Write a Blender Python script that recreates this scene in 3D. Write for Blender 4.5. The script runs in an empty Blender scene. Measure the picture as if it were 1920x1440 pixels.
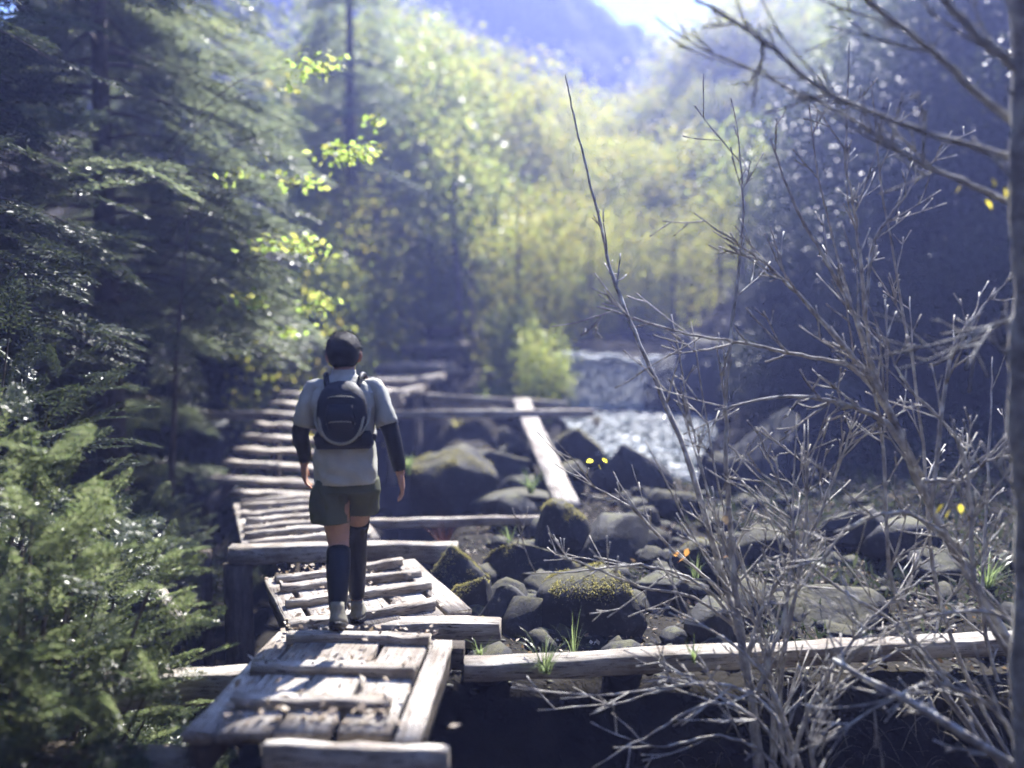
import bpy, math, random
import numpy as np
from mathutils import Vector, Matrix, Euler
rng = np.random.default_rng(7)
random.seed(7)
R = math.radians
SC = bpy.context.scene
COL = SC.collection

# ------------------------------------------------------------------ camera, sky, sun, exposure
FPX, CAMZ, HORIZON = 1442.0, 1.5, 632.0
PITCH = math.atan((720 - HORIZON) / FPX)
cam_data = bpy.data.cameras.new('camera')
cam = bpy.data.objects.new('camera', cam_data)
COL.objects.link(cam)
cam.location = (0, 0, CAMZ)
cam.rotation_euler = (math.pi / 2 - PITCH, 0, 0)
cam_data.sensor_width = 36.0
cam_data.lens = 36.0 * FPX / 1920.0
cam_data.clip_start, cam_data.clip_end = 0.05, 2000
cam_data.dof.use_dof = True
cam_data.dof.focus_distance = 4.5
cam_data.dof.aperture_fstop = 0.46
cam_data.dof.aperture_blades = 0
SC.camera = cam

SUN_AZ, SUN_EL = R(19), R(47)          # azimuth to the right of the view direction
world = bpy.data.worlds.new('World')
SC.world = world
world.use_nodes = True
wn = world.node_tree.nodes
sky = wn.new('ShaderNodeTexSky')
sky.sky_type = 'NISHITA'
sky.sun_disc = False
sky.sun_elevation = SUN_EL
sky.sun_rotation = SUN_AZ
sky.altitude = 1200
sky.air_density = 0.7
sky.ozone_density = 6.0
sky.dust_density = 0.0
world.node_tree.links.new(sky.outputs[0], wn['Background'].inputs[0])
wn['Background'].inputs[1].default_value = 0.12
sun_data = bpy.data.lights.new('sun', 'SUN')
sun_data.energy = 5.0
sun_data.angle = R(0.53)
sun_data.color = (1.0, 0.965, 0.915)
sun = bpy.data.objects.new('sun', sun_data)
COL.objects.link(sun)
SUNDIR = Vector((math.sin(SUN_AZ) * math.cos(SUN_EL), math.cos(SUN_AZ) * math.cos(SUN_EL), math.sin(SUN_EL)))
sun.rotation_euler = SUNDIR.to_track_quat('Z', 'Y').to_euler()
vs = SC.view_settings
vs.view_transform = 'Standard'
vs.look = 'None'
vs.exposure = 2.12
vs.gamma = 1.0
SC.cycles.use_denoising = True
SC.cycles.denoising_prefilter = 'FAST'
SC.cycles.use_adaptive_sampling = True
SC.cycles.adaptive_threshold = 0.04
SC.cycles.max_bounces = 6
SC.cycles.diffuse_bounces = 1
SC.cycles.glossy_bounces = 2
SC.cycles.transmission_bounces = 6
SC.cycles.transparent_max_bounces = 6
SC.cycles.volume_bounces = 0
SC.cycles.sample_clamp_indirect = 4.0

def at(px, py, d):
    """the point at forward distance d seen at photo pixel (px, py)"""
    u, v = (px - 960) / FPX, (720 - py) / FPX
    cp, sp = math.cos(PITCH), math.sin(PITCH)
    x, y, z = u, cp + v * sp, -sp + v * cp
    k = d / y
    return Vector((x * k, d, CAMZ + z * k))

# ------------------------------------------------------------------ noise (vectorised value noise)
def _h(ix, iy, iz, seed):
    n = (ix * 73856093) ^ (iy * 19349663) ^ (iz * 83492791) ^ (seed * 2654435)
    n = (n ^ (n >> 13)) * 1274126177
    n = n ^ (n >> 16)
    return (n & 0xFFFF) / 65535.0
def vnoise(P, seed=0):
    P = np.asarray(P, float)
    i = np.floor(P).astype(np.int64)
    f = P - i
    f = f * f * (3 - 2 * f)
    out = 0
    for dx in (0, 1):
        for dy in (0, 1):
            for dz in (0, 1):
                w = (f[..., 0] if dx else 1 - f[..., 0]) * (f[..., 1] if dy else 1 - f[..., 1]) * (f[..., 2] if dz else 1 - f[..., 2])
                out = out + w * _h(i[..., 0] + dx, i[..., 1] + dy, i[..., 2] + dz, seed)
    return out * 2 - 1
def fbm(P, octv=4, seed=0, gain=.5):
    P = np.asarray(P, float)
    a, s, t = 1.0, 0.0, 0.0
    for k in range(octv):
        s = s + a * vnoise(P * 2 ** k + 17.3 * k, seed + k)
        t += a
        a *= gain
    return s / t
def sstep(a, b, x):
    t = np.clip((x - a) / (b - a), 0, 1)
    return t * t * (3 - 2 * t)

# ------------------------------------------------------------------ mesh helpers
def mesh_np(name, V, F, smooth=False):
    """mesh from vertex array and (n,k) face array or list of such arrays"""
    V = np.asarray(V, np.float32)
    Fs = F if isinstance(F, list) else [F]
    Fs = [np.asarray(f, np.int32) for f in Fs if len(f)]
    me = bpy.data.meshes.new(name)
    me.vertices.add(len(V))
    me.vertices.foreach_set('co', V.ravel())
    nl = sum(f.size for f in Fs)
    npoly = sum(len(f) for f in Fs)
    me.loops.add(nl)
    me.polygons.add(npoly)
    me.loops.foreach_set('vertex_index', np.concatenate([f.ravel() for f in Fs]))
    st, k = [], 0
    for f in Fs:
        st.append(k + np.arange(len(f)) * f.shape[1])
        k += f.size
    me.polygons.foreach_set('loop_start', np.concatenate(st).astype(np.int32))
    if smooth:
        me.polygons.foreach_set('use_smooth', np.ones(npoly, bool))
    me.update(calc_edges=True)
    return me
def obj(name, me, mat=None, parent=None, loc=(0, 0, 0)):
    o = bpy.data.objects.new(name, me)
    if mat is not None and not me.materials:
        me.materials.append(mat)
    COL.objects.link(o)
    o.location = loc
    if parent is not None:
        o.parent = parent
    return o
def tag(o, label=None, cat=None, group=None, kind=None):
    if label: o['label'] = label
    if cat: o['category'] = cat
    if group: o['group'] = group
    if kind: o['kind'] = kind
    return o
def thing(name, label, cat, loc=(0, 0, 0), rz=0.0, group=None, scale=1.0):
    o = bpy.data.objects.new(name, None)
    o.empty_display_size = .1
    COL.objects.link(o)
    o.location = loc
    o.rotation_euler = (0, 0, rz)
    o.scale = (scale,) * 3 if not hasattr(scale, '__len__') else scale
    return tag(o, label, cat, group)
def copy_tree(o, parent=None):
    c = o.copy()
    COL.objects.link(c)
    c.parent = parent
    for ch in list(o.children):
        copy_tree(ch, c)
    return c

class MB:
    """collects vertices and faces of one mesh"""
    def __init__(s):
        s.V, s.Q, s.T, s.n = [], [], [], 0
    def add(s, V, Q=None, T=None):
        V = np.asarray(V, float).reshape(-1, 3)
        if Q is not None and len(Q): s.Q.append(np.asarray(Q, int) + s.n)
        if T is not None and len(T): s.T.append(np.asarray(T, int) + s.n)
        s.V.append(V)
        s.n += len(V)
    def mesh(s, name, smooth=False):
        F = []
        if s.Q: F.append(np.concatenate(s.Q))
        if s.T: F.append(np.concatenate(s.T))
        return mesh_np(name, np.concatenate(s.V), F, smooth)
    def build(s, name, mat, parent=None, smooth=False, loc=(0, 0, 0)):
        return obj(name, s.mesh(name, smooth), mat, parent, loc)

def tube(mb, pts, rad, n=6, jit=0.0, cap=True):
    P = np.asarray([tuple(p) for p in pts], float)
    m = len(P)
    rad = np.asarray(rad, float) * np.ones(m)
    T = np.gradient(P, axis=0)
    T /= np.linalg.norm(T, axis=1)[:, None] + 1e-9
    ref = np.array([0, 0, 1.0]) if abs(T[0, 2]) < .9 else np.array([1.0, 0, 0])
    A = np.zeros((m, 3))
    a = np.cross(T[0], ref)
    a /= np.linalg.norm(a)
    for i in range(m):
        a = a - T[i] * a.dot(T[i])
        a /= np.linalg.norm(a) + 1e-9
        A[i] = a
    B = np.cross(T, A)
    ang = np.arange(n) * 2 * math.pi / n
    rr = rad[:, None] * (1 + (rng.random((m, n)) - .5) * 2 * jit)
    V = P[:, None] + rr[..., None] * (np.cos(ang)[None, :, None] * A[:, None] + np.sin(ang)[None, :, None] * B[:, None])
    V = V.reshape(-1, 3)
    i, j = np.meshgrid(np.arange(m - 1), np.arange(n), indexing='ij')
    j2 = (j + 1) % n
    Q = np.stack([i * n + j, i * n + j2, (i + 1) * n + j2, (i + 1) * n + j], -1).reshape(-1, 4)
    if cap:
        V = np.vstack([V, P[0], P[-1]])
        k = np.arange(n)
        Tt = np.vstack([np.stack([np.full(n, m * n), (k + 1) % n, k], -1),
                        np.stack([np.full(n, m * n + 1), (m - 1) * n + k, (m - 1) * n + (k + 1) % n], -1)])
        mb.add(V, Q, Tt)
    else:
        mb.add(V, Q)
def smooth_path(pts, k=4):
    P = np.asarray([tuple(p) for p in pts], float)
    if len(P) < 3: 
        t = np.linspace(0, 1, k + 1)[:, None]
        return P[0] * (1 - t) + P[-1] * t
    Q = np.vstack([2 * P[0] - P[1], P, 2 * P[-1] - P[-2]])
    out = []
    for i in range(1, len(Q) - 2):
        p0, p1, p2, p3 = Q[i - 1:i + 3]
        for t in np.arange(k) / k:
            out.append(.5 * (2 * p1 + (p2 - p0) * t + (2 * p0 - 5 * p1 + 4 * p2 - p3) * t * t + (3 * p1 - p0 - 3 * p2 + p3) * t ** 3))
    out.append(Q[-2])
    return np.array(out)
def blades(P, T, N, L, W):
    """leaf-shaped quads: base P, along T, normal N, length L, width W"""
    T = T / (np.linalg.norm(T, axis=1)[:, None] + 1e-9)
    S = np.cross(T, N)
    S /= np.linalg.norm(S, axis=1)[:, None] + 1e-9
    L = (np.ones(len(P)) * L)[:, None]
    W = (np.ones(len(P)) * W)[:, None]
    up = np.cross(S, T)
    V = np.stack([P, P + T * L * .45 + S * W * .5 + up * W * .12, P + T * L, P + T * L * .45 - S * W * .5 + up * W * .12], 1)
    n = len(P)
    Q = np.arange(n * 4).reshape(n, 4)
    return V.reshape(-1, 3), Q
def unit(n):
    v = rng.normal(size=(n, 3))
    return v / np.linalg.norm(v, axis=1)[:, None]
def grid_faces(m, n):
    i, j = np.meshgrid(np.arange(m - 1), np.arange(n - 1), indexing='ij')
    return np.stack([i * n + j, i * n + j + 1, (i + 1) * n + j + 1, (i + 1) * n + j], -1).reshape(-1, 4)

def plank(L, W, H, seg=4, warp=.006, cham=.012):
    cham = min(cham, .005)
    """a weathered timber along local X, chamfered, slightly uneven"""
    prof = np.array([(-W / 2 + cham, H), (W / 2 - cham, H), (W / 2, H - cham), (W / 2, cham), (W / 2 - cham, 0), (-W / 2 + cham, 0), (-W / 2, cham), (-W / 2, H - cham)])
    m = seg + 1
    V = np.zeros((m, 8, 3))
    for i in range(m):
        c = prof + (rng.random((8, 2)) - .5) * warp
        c = c + (rng.random(2) - .5) * warp
        V[i, :, 0] = (i / seg - .5) * L + (rng.random(8) - .5) * warp * 1.5
        V[i, :, 1:] = c
    V = V.reshape(-1, 3)
    i, j = np.meshgrid(np.arange(seg), np.arange(8), indexing='ij')
    j2 = (j + 1) % 8
    Q = np.stack([i * 8 + j, (i + 1) * 8 + j, (i + 1) * 8 + j2, i * 8 + j2], -1).reshape(-1, 4)
    o8 = np.arange(8)
    return mesh_np('plank', V, [Q, np.stack([o8], 0), np.stack([seg * 8 + o8[::-1]], 0)])
def timber(name, p0, p1, W, H, mat, parent, seg=4, warp=.006, cham=.01, ztop=True):
    """timber between two points whose TOP centre line runs p0 -> p1 (coordinates of the parent)"""
    p0, p1 = Vector(p0), Vector(p1)
    d = p1 - p0
    me = plank(d.length, W, H, seg, warp, cham)
    o = obj(name, me, mat, parent)
    x = d.normalized()
    y = Vector((0, 0, 1)).cross(x)
    if y.length < .01: y = Vector((0, 1, 0))
    y.normalize()
    z = x.cross(y)
    M = Matrix((x, y, z)).transposed()
    o.rotation_euler = M.to_euler()
    o.location = (p0 + p1) / 2 - z * H
    return o

# ------------------------------------------------------------------ materials
class NT:
    def __init__(s, name):
        s.m = bpy.data.materials.new(name)
        s.m.use_nodes = True
        s.t = s.m.node_tree
        s.b = s.t.nodes['Principled BSDF']
        s.out = s.t.nodes['Material Output']
    def n(s, typ, **k):
        nd = s.t.nodes.new(typ)
        for a, v in k.items():
            if a.startswith('i_'):
                key = a[2:]
                nd.inputs[int(key) if key.isdigit() else key].default_value = v
            else: setattr(nd, a, v)
        return nd
    def l(s, a, b): s.t.links.new(a, b)
    def ramp(s, fac, stops):
        r = s.n('ShaderNodeValToRGB')
        e = r.color_ramp.elements
        while len(e) < len(stops): e.new(.5)
        for el, (p, c) in zip(e, stops):
            el.position = p
            el.color = (*c, 1)
        s.l(fac, r.inputs[0])
        return r.outputs[0]
    def noise(s, scale, detail=4, coord=None, dist=0.0, rough=.55):
        nd = s.n('ShaderNodeTexNoise')
        nd.inputs['Scale'].default_value = scale
        nd.inputs['Detail'].default_value = detail
        nd.inputs['Roughness'].default_value = rough
        nd.inputs['Distortion'].default_value = dist
        if coord is not None: s.l(coord, nd.inputs['Vector'])
        return nd.outputs[0]
    def mix(s, fac, a, b, mode='MIX'):
        nd = s.n('ShaderNodeMix', data_type='RGBA', blend_type=mode)
        if hasattr(fac, 'links'): s.l(fac, nd.inputs[0])
        else: nd.inputs[0].default_value = fac
        for v, k in ((a, 6), (b, 7)):
            if hasattr(v, 'links'): s.l(v, nd.inputs[k])
            else: nd.inputs[k].default_value = (*v, 1)
        return nd.outputs[2]
    def math(s, op, a, b=0.0):
        nd = s.n('ShaderNodeMath', operation=op)
        for v, k in ((a, 0), (b, 1)):
            if hasattr(v, 'links'): s.l(v, nd.inputs[k])
            else: nd.inputs[k].default_value = v
        return nd.outputs[0]
    def bump(s, h, strength=.4, dist=.02):
        nd = s.n('ShaderNodeBump')
        nd.inputs['Strength'].default_value = strength
        nd.inputs['Distance'].default_value = dist
        s.l(h, nd.inputs['Height'])
        s.l(nd.outputs[0], s.b.inputs['Normal'])

def mat_wood(name, dark, mid, light, rough=.8):
    s = NT(name)
    tc = s.n('ShaderNodeTexCoord')
    oi = s.n('ShaderNodeObjectInfo')
    mp = s.n('ShaderNodeMapping')
    mp.inputs['Scale'].default_value = (1.2, 14, 14)
    s.l(tc.outputs['Object'], mp.inputs[0])
    va = s.n('ShaderNodeVectorMath', operation='ADD')
    s.l(mp.outputs[0], va.inputs[0])
    sc = s.n('ShaderNodeVectorMath', operation='SCALE')
    cx = s.n('ShaderNodeCombineXYZ')
    for k in range(3): s.l(oi.outputs['Random'], cx.inputs[k])
    s.l(cx.outputs[0], sc.inputs[0])
    sc.inputs['Scale'].default_value = 91
    s.l(sc.outputs[0], va.inputs[1])
    grain = s.noise(2.6, 8, va.outputs[0], .35, .65)
    fine = s.noise(8, 6, va.outputs[0], .2, .7)
    blot = s.noise(5, 4, tc.outputs['Object'])
    c = s.ramp(grain, [(.30, dark), (.47, mid), (.66, light)])
    c = s.mix(s.ramp(blot, [(.38, (0, 0, 0)), (.68, (.75,) * 3)]), c, dark)
    hv = s.n('ShaderNodeHueSaturation')
    s.l(c, hv.inputs['Color'])
    s.l(s.math('ADD', s.math('MULTIPLY', oi.outputs['Random'], .35), .82), hv.inputs['Value'])
    # drying cracks along the grain
    crack = s.ramp(fine, [(.37, (0, 0, 0)), (.46, (1, 1, 1))])
    c2 = s.mix(crack, tuple(v * .25 for v in dark), hv.outputs[0])
    s.l(c2, s.b.inputs['Base Color'])
    s.b.inputs['Roughness'].default_value = rough
    s.b.inputs['Specular IOR Level'].default_value = .25
    s.bump(s.math('ADD', s.math('MULTIPLY', grain, .6), s.math('MULTIPLY', fine, .6)), .7, .012)
    return s.m
def mat_leaf(name, cols, trans, rough=.45, tw=.5, spec=.5):
    """thin leaf: diffuse/gloss front and translucent body, hue varied leaf by leaf"""
    s = NT(name)
    g = s.n('ShaderNodeNewGeometry')
    oi = s.n('ShaderNodeObjectInfo')
    k = len(cols)
    c = s.ramp(g.outputs['Random Per Island'], [((i + .5) / k, cl) for i, cl in enumerate(cols)])
    t = s.ramp(g.outputs['Random Per Island'], [((i + .5) / k, cl) for i, cl in enumerate(trans)])
    s.l(c, s.b.inputs['Base Color'])
    s.b.inputs['Roughness'].default_value = rough
    s.b.inputs['Specular IOR Level'].default_value = spec
    tr = s.n('ShaderNodeBsdfTranslucent')
    s.l(t, tr.inputs[0])
    mx = s.n('ShaderNodeMixShader')
    mx.inputs[0].default_value = tw
    s.l(s.b.outputs[0], mx.inputs[1])
    s.l(tr.outputs[0], mx.inputs[2])
    s.l(mx.outputs[0], s.out.inputs[0])
    return s.m
def mat_noise(name, stops, scale=3, rough=.85, bump=.5, bscale=12, bdist=.03, spec=.3, coord='Object', detail=6):
    s = NT(name)
    tc = s.n('ShaderNodeTexCoord')
    v = tc.outputs[coord]
    c = s.ramp(s.noise(scale, detail, v, .3), stops)
    s.l(c, s.b.inputs['Base Color'])
    s.b.inputs['Roughness'].default_value = rough
    s.b.inputs['Specular IOR Level'].default_value = spec
    if bump: s.bump(s.noise(bscale, 6, v, .2, .65), bump, bdist)
    return s.m
def mat_rock(name, rock, moss, lo=.55, hi=.8):
    s = NT(name)
    tc = s.n('ShaderNodeTexCoord')
    g = s.n('ShaderNodeNewGeometry')
    sx = s.n('ShaderNodeSeparateXYZ')
    s.l(g.outputs['Normal'], sx.inputs[0])
    v = tc.outputs['Object']
    n1 = s.noise(3.0, 7, v, .4, .62)
    n2 = s.noise(9.0, 5, v, .2)
    c = s.ramp(n1, [(.25, tuple(x * .45 for x in rock)), (.5, rock), (.75, tuple(min(1, x * 1.9) for x in rock))])
    sp = s.ramp(s.noise(26, 4, v, 0, .7), [(.56, (0, 0, 0)), (.66, (1, 1, 1))])
    c = s.mix(s.math('MULTIPLY', sp, .3), c, (.16, .165, .15))
    f = s.math('ADD', sx.outputs[2], s.math('MULTIPLY', s.math('SUBTRACT', n2, .5), 1.1))
    fm = s.ramp(f, [(lo, (0, 0, 0)), (hi, (1, 1, 1))])
    mc = s.ramp(s.noise(40, 4, v), [(.3, tuple(x * .5 for x in moss)), (.7, moss)])
    c = s.mix(fm, c, mc)
    s.l(c, s.b.inputs['Base Color'])
    s.b.inputs['Roughness'].default_value = .78
    s.b.inputs['Specular IOR Level'].default_value = .35
    s.bump(s.math('ADD', n1, s.math('MULTIPLY', s.noise(30, 6, v, 0, .7), .4)), .6, .04)
    return s.m

M = {}
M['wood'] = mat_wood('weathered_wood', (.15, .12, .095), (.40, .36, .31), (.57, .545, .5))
M['wood_dark'] = mat_wood('dark_wood', (.05, .04, .032), (.13, .105, .08), (.2, .17, .13))  # darker timber tone for posts, stringers and lower beams
M['bark'] = mat_noise('bark', [(.3, (.05, .042, .035)), (.7, (.15, .125, .1))], 6, .85, .9, 18, .03)
M['twig'] = mat_noise('twig_bark', [(.30, (.12, .105, .095)), (.52, (.36, .34, .31)), (.70, (.62, .62, .57))], 16, .7, .6, 60, .006, .25)
M['trunk_grey'] = mat_noise('grey_bark', [(.28, (.16, .15, .14)), (.5, (.36, .35, .33)), (.68, (.55, .55, .5))], 14, .8, 1.0, 38, .03)
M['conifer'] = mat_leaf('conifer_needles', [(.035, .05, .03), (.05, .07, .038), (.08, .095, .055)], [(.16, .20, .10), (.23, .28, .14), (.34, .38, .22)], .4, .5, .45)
M['conifer_dark'] = mat_leaf('shade_toned_needles', [(.022, .034, .024), (.03, .045, .028), (.045, .058, .034)], [(.04, .06, .03), (.06, .08, .04), (.1, .12, .06)], .42, .3, .4)  # darker copy of the conifer needles, left edge's shade put into its colour
M['bush'] = mat_leaf('bush_needles', [(.03, .045, .026), (.045, .062, .034), (.06, .078, .042)], [(.15, .2, .08), (.22, .27, .11), (.34, .38, .2)], .36, .46, .6)
M['autumn'] = mat_leaf('yellow_green_leaves', [(.12, .13, .025), (.16, .16, .03), (.2, .17, .035)], [(.36, .42, .06), (.46, .48, .07), (.53, .46, .08)], .5, .62)
M['green'] = mat_leaf('mid_green_leaves', [(.06, .085, .025), (.08, .11, .03), (.12, .13, .035)], [(.28, .36, .08), (.38, .45, .10), (.52, .52, .14)], .4, .6)
M['lime'] = mat_leaf('lime_leaves', [(.18, .21, .06), (.24, .25, .07), (.22, .2, .07)], [(.42, .6, .12), (.55, .7, .16), (.6, .6, .16)], .45, .6)
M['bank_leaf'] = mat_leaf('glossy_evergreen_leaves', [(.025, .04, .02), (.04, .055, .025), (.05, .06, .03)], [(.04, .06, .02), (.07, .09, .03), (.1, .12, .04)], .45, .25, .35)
M['yellow'] = mat_leaf('yellow_leaf', [(.5, .45, .05), (.6, .5, .06)], [(.8, .75, .08), (.85, .7, .08)], .45, .6)
M['orange'] = mat_leaf('orange_leaf', [(.4, .2, .06), (.45, .22, .07)], [(.7, .34, .1), (.75, .38, .1)], .5, .5)
M['litter'] = mat_leaf('dry_leaf_litter', [(.2, .15, .11), (.34, .27, .2), (.5, .44, .36)], [(.2, .13, .07), (.3, .22, .13), (.4, .32, .22)], .7, .25)
M['grass'] = mat_leaf('grass_blade', [(.08, .11, .05), (.12, .15, .07)], [(.22, .3, .12), (.32, .4, .16)], .3, .45)
M['drygrass'] = mat_leaf('dry_grass_blade', [(.1, .085, .06), (.16, .14, .1)], [(.12, .1, .06), (.2, .17, .1)], .6, .3)
M['moss'] = mat_leaf('moss_blades', [(.1, .095, .04), (.16, .145, .065)], [(.32, .3, .11), (.42, .38, .15)], .7, .5)
M['redtwig'] = mat_noise('reddish_twig', [(.3, (.14, .06, .05)), (.7, (.25, .12, .09))], 20, .6, .3)
M['rock'] = mat_rock('mossy_rock', (.024, .024, .026), (.075, .07, .032), .7, 1.0)
M['rock_plain'] = mat_rock('grey_rock', (.034, .034, .037), (.1, .1, .05), .85, 1.15)
M['ground'] = mat_noise('forest_soil', [(.3, (.009, .008, .007)), (.5, (.018, .016, .013)), (.7, (.036, .031, .023))], 2.2, .95, .9, 9, .05, .15)
M['mountain'] = mat_noise('forested_mountain', [(.35, (.025, .035, .022)), (.65, (.06, .075, .04))], .12, 1, 1, .5, 1.5, .05)

# ------------------------------------------------------------------ terrain
def terrain(X, Y):
    X, Y = np.asarray(X, float), np.asarray(Y, float)
    # --- ground beside the walkway (near)
    near = np.full_like(X, -.32) + .10 * sstep(8, 11, Y)
    drop = (1 - sstep(3.55, 3.95, Y + .06 * X)) * sstep(-1.2, -.5, X)          # below the retaining beam
    near = near - 1.05 * drop
    gul = (1 - sstep(-1.35, -.45, X)) * (1 - .35 * sstep(10, 13, Y))                # gully under the walkway
    near = near - 1.5 * gul
    near = near + np.maximum(0, -X - 3.7) * 1.0
    near = near + 1.5 * sstep(2.4, 7.5, X) * sstep(1, 6, Y)
    # --- upstream valley
    xc = 2.0 + (Y - 14) * .13
    bed = np.where(Y < 14.15, -.28 + .35 * sstep(9.5, 13.9, Y), 1.05 + .085 * (Y - 14.15))
    s = X - xc
    lf = np.maximum(0, -s - 1.25)
    rt = np.maximum(0, s - 1.15)
    lg = -.25 + .125 * np.maximum(0, Y - 10.5) + .22 * sstep(.2, .9, lf) * (1 - sstep(13, 16, Y))
    far = bed + (lg - bed) * sstep(0, 1.0, lf) + np.maximum(0, -X - 3.6) * .6
    far = far + rt * .55 + np.maximum(0, rt - 2) * .45
    t = sstep(8.2, 11.5, Y - 4.0 * (1 - sstep(-2.2, -.6, X)))
    z = near * (1 - t) + far * t
    # spur that comes down on the right
    u = (X - 3.9) * .95 + (np.minimum(Y, 13) - 9.5) * .5
    spur = np.maximum(0, u) * .95
    spur = np.minimum(spur, 7 + .1 * u) * sstep(5.5, 9, Y) * sstep(2.6, 4.6, X - np.maximum(0, Y - 14) * .13)
    z = np.where(spur > .01, np.maximum(z, spur - .2), z)
    back = np.maximum(0, -Y - .9)
    z = z + np.minimum(back * 1.3, 14 + back * .2) + np.maximum(0, np.abs(X) - 6) * .5 * (1 - sstep(2, 9, Y))      # unseen slope added behind the camera to block sky light
    z = z + np.maximum(0, Y - 32) * .10
    z = np.where(z > 12, 12 + 18 * (1 - np.exp(-np.maximum(0, z - 12) / 18)), z)
    P = np.stack([X, Y, np.zeros_like(X)], -1)
    rough = .06 + .012 * np.clip(Y, 0, 40)
    z = z + fbm(P * 1.7, 4, 3) * rough + fbm(P * .25, 2, 9) * .25 * sstep(10, 20, Y)
    return z
def tz(x, y): return float(terrain(np.array([x]), np.array([y]))[0])

gx = np.concatenate([np.linspace(-130, -12, 34), np.linspace(-11.5, -4.2, 26), np.linspace(-4, 6, 140), np.linspace(6.3, 14, 26), np.linspace(15, 130, 34)])
gy = np.concatenate([np.linspace(-14, .5, 14), np.linspace(.7, 16, 200), np.linspace(16.3, 40, 60), np.linspace(42, 125, 36)])
GX, GY = np.meshgrid(gx, gy, indexing='xy')
GZ = terrain(GX, GY)
lowest = float(GZ.min())
ground = obj('ground', mesh_np('ground', np.stack([GX, GY, GZ], -1).reshape(-1, 3), grid_faces(len(gy), len(gx)), True), M['ground'])
tag(ground, 'dark soil of the ravine floor and its rising banks', 'ground', kind='structure')

# mountains closing the valley
def mountain(name, label, cx, cy, prof, seed):
    """ridge across the view: prof = list of (photo x, photo y) along the crest at distance cy"""
    P = [at(px, py, cy) for px, py in prof]
    xs = np.linspace(P[0].x, P[-1].x, 120)
    zs = np.interp(xs, [p.x for p in P], [p.z for p in P])
    ys = np.linspace(-18, 5, 50)
    XX, YY = np.meshgrid(xs, ys)
    fall = np.where(YY < 0, 1 + YY / 21.0, 1 - YY / 18.0)
    ZZ = zs[None] * fall
    Pn = np.stack([XX, YY, np.zeros_like(XX)], -1)
    ZZ = ZZ + fbm(Pn * .13, 4, seed) * 2.0 + fbm(Pn * .8, 3, seed + 5) * .9
    o = obj(name, mesh_np(name, np.stack([XX, YY + cy, ZZ], -1).reshape(-1, 3), grid_faces(50, 120), True), M['mountain'])
    return tag(o, label, 'mountain', kind='structure')
mountain('mountain', 'blue hazy forested mountain at the head of the valley', 0, 62, [(300, -130), (700, -120), (930, -95), (1080, -35), (1150, 8), (1205, 40), (1245, 62), (1300, 60), (1400, 120), (1500, 200)], 21)
mountain('mountain', 'paler mountain shoulder to the right of the sky gap', 0, 66, [(1180, 140), (1240, 66), (1285, 40), (1330, -10), (1420, -60), (1600, -90), (2000, -110), (2500, -120)], 44)

ico_cache = {}
def ico(sub):
    if sub not in ico_cache:
        import bmesh
        bm = bmesh.new()
        bmesh.ops.create_icosphere(bm, subdivisions=sub, radius=1)
        bm.verts.ensure_lookup_table()
        V = np.array([v.co[:] for v in bm.verts])
        F = np.array([[v.index for v in f.verts] for f in bm.faces])
        bm.free()
        ico_cache[sub] = (V, F)
    return ico_cache[sub]
# ------------------------------------------------------------------ stream: pool, fall and upper water
def mat_water():
    s = NT('stream_water')
    tc = s.n('ShaderNodeTexCoord')
    v = tc.outputs['Object']
    n1 = s.noise(5, 6, v, .6, .65)
    n2 = s.noise(22, 4, v, .2, .6)
    foam = s.ramp(s.noise(9, 6, v, .8, .75), [(.50, (0, 0, 0)), (.62, (1, 1, 1))])
    c = s.mix(foam, (.03, .045, .05), (.75, .8, .82))
    s.l(c, s.b.inputs['Base Color'])
    s.l(s.math('ADD', s.math('MULTIPLY', foam, .5), .10), s.b.inputs['Roughness'])
    s.b.inputs['Specular IOR Level'].default_value = .7
    s.bump(s.math('ADD', n1, s.math('MULTIPLY', n2, .7)), 1.0, .12)
    return s.m
def mat_fall():
    s = NT('falling_water')
    tc = s.n('ShaderNodeTexCoord')
    mp = s.n('ShaderNodeMapping')
    mp.inputs['Scale'].default_value = (15, 15, 1.0)
    s.l(tc.outputs['Object'], mp.inputs[0])
    n1 = s.noise(1.2, 6, mp.outputs[0], .5, .65)
    foam = s.ramp(n1, [(.30, (.0, .0, .0)), (.55, (1, 1, 1))])
    c = s.mix(foam, (.2, .23, .25), (.9, .93, .95))
    s.l(c, s.b.inputs['Base Color'])
    s.b.inputs['Roughness'].default_value = .25
    tr = s.n('ShaderNodeBsdfTranslucent')
    s.l(c, tr.inputs[0])
    mx = s.n('ShaderNodeMixShader')
    mx.inputs[0].default_value = .62
    s.l(s.b.outputs[0], mx.inputs[1])
    s.l(tr.outputs[0], mx.inputs[2])
    s.l(mx.outputs[0], s.out.inputs[0])
    s.bump(n1, .8, .08)
    return s.m
M['water'], M['fall'] = mat_water(), mat_fall()
def sheet(fn, m, n):
    a, b = np.meshgrid(np.linspace(0, 1, m), np.linspace(0, 1, n), indexing='ij')
    V = fn(a, b)
    return V.reshape(-1, 3), grid_faces(m, n)
def pool(a, b):      # a: along the flow from the foot of the fall to the spill, b: across
    y = 13.95 - a * 4.6
    l = .75 + .25 * a + .55 * sstep(.5, 1, a)
    r = 3.3 - 1.0 * sstep(.35, 1, a)
    x = l + (r - l) * b
    z = .27 - .36 * a - .10 * sstep(.55, .8, a)
    P = np.stack([x, y, z * 0], -1)
    z = z + fbm(P * np.array([4, 5, 1]), 4, 5) * .075
    return np.stack([x, y, z], -1)
V, F = sheet(pool, 150, 80)
tag(obj('stream_water', mesh_np('stream_water', V, F, True), M['water']), 'rippling sunlit stream pool below the small waterfall', 'stream', kind='structure')
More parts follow.
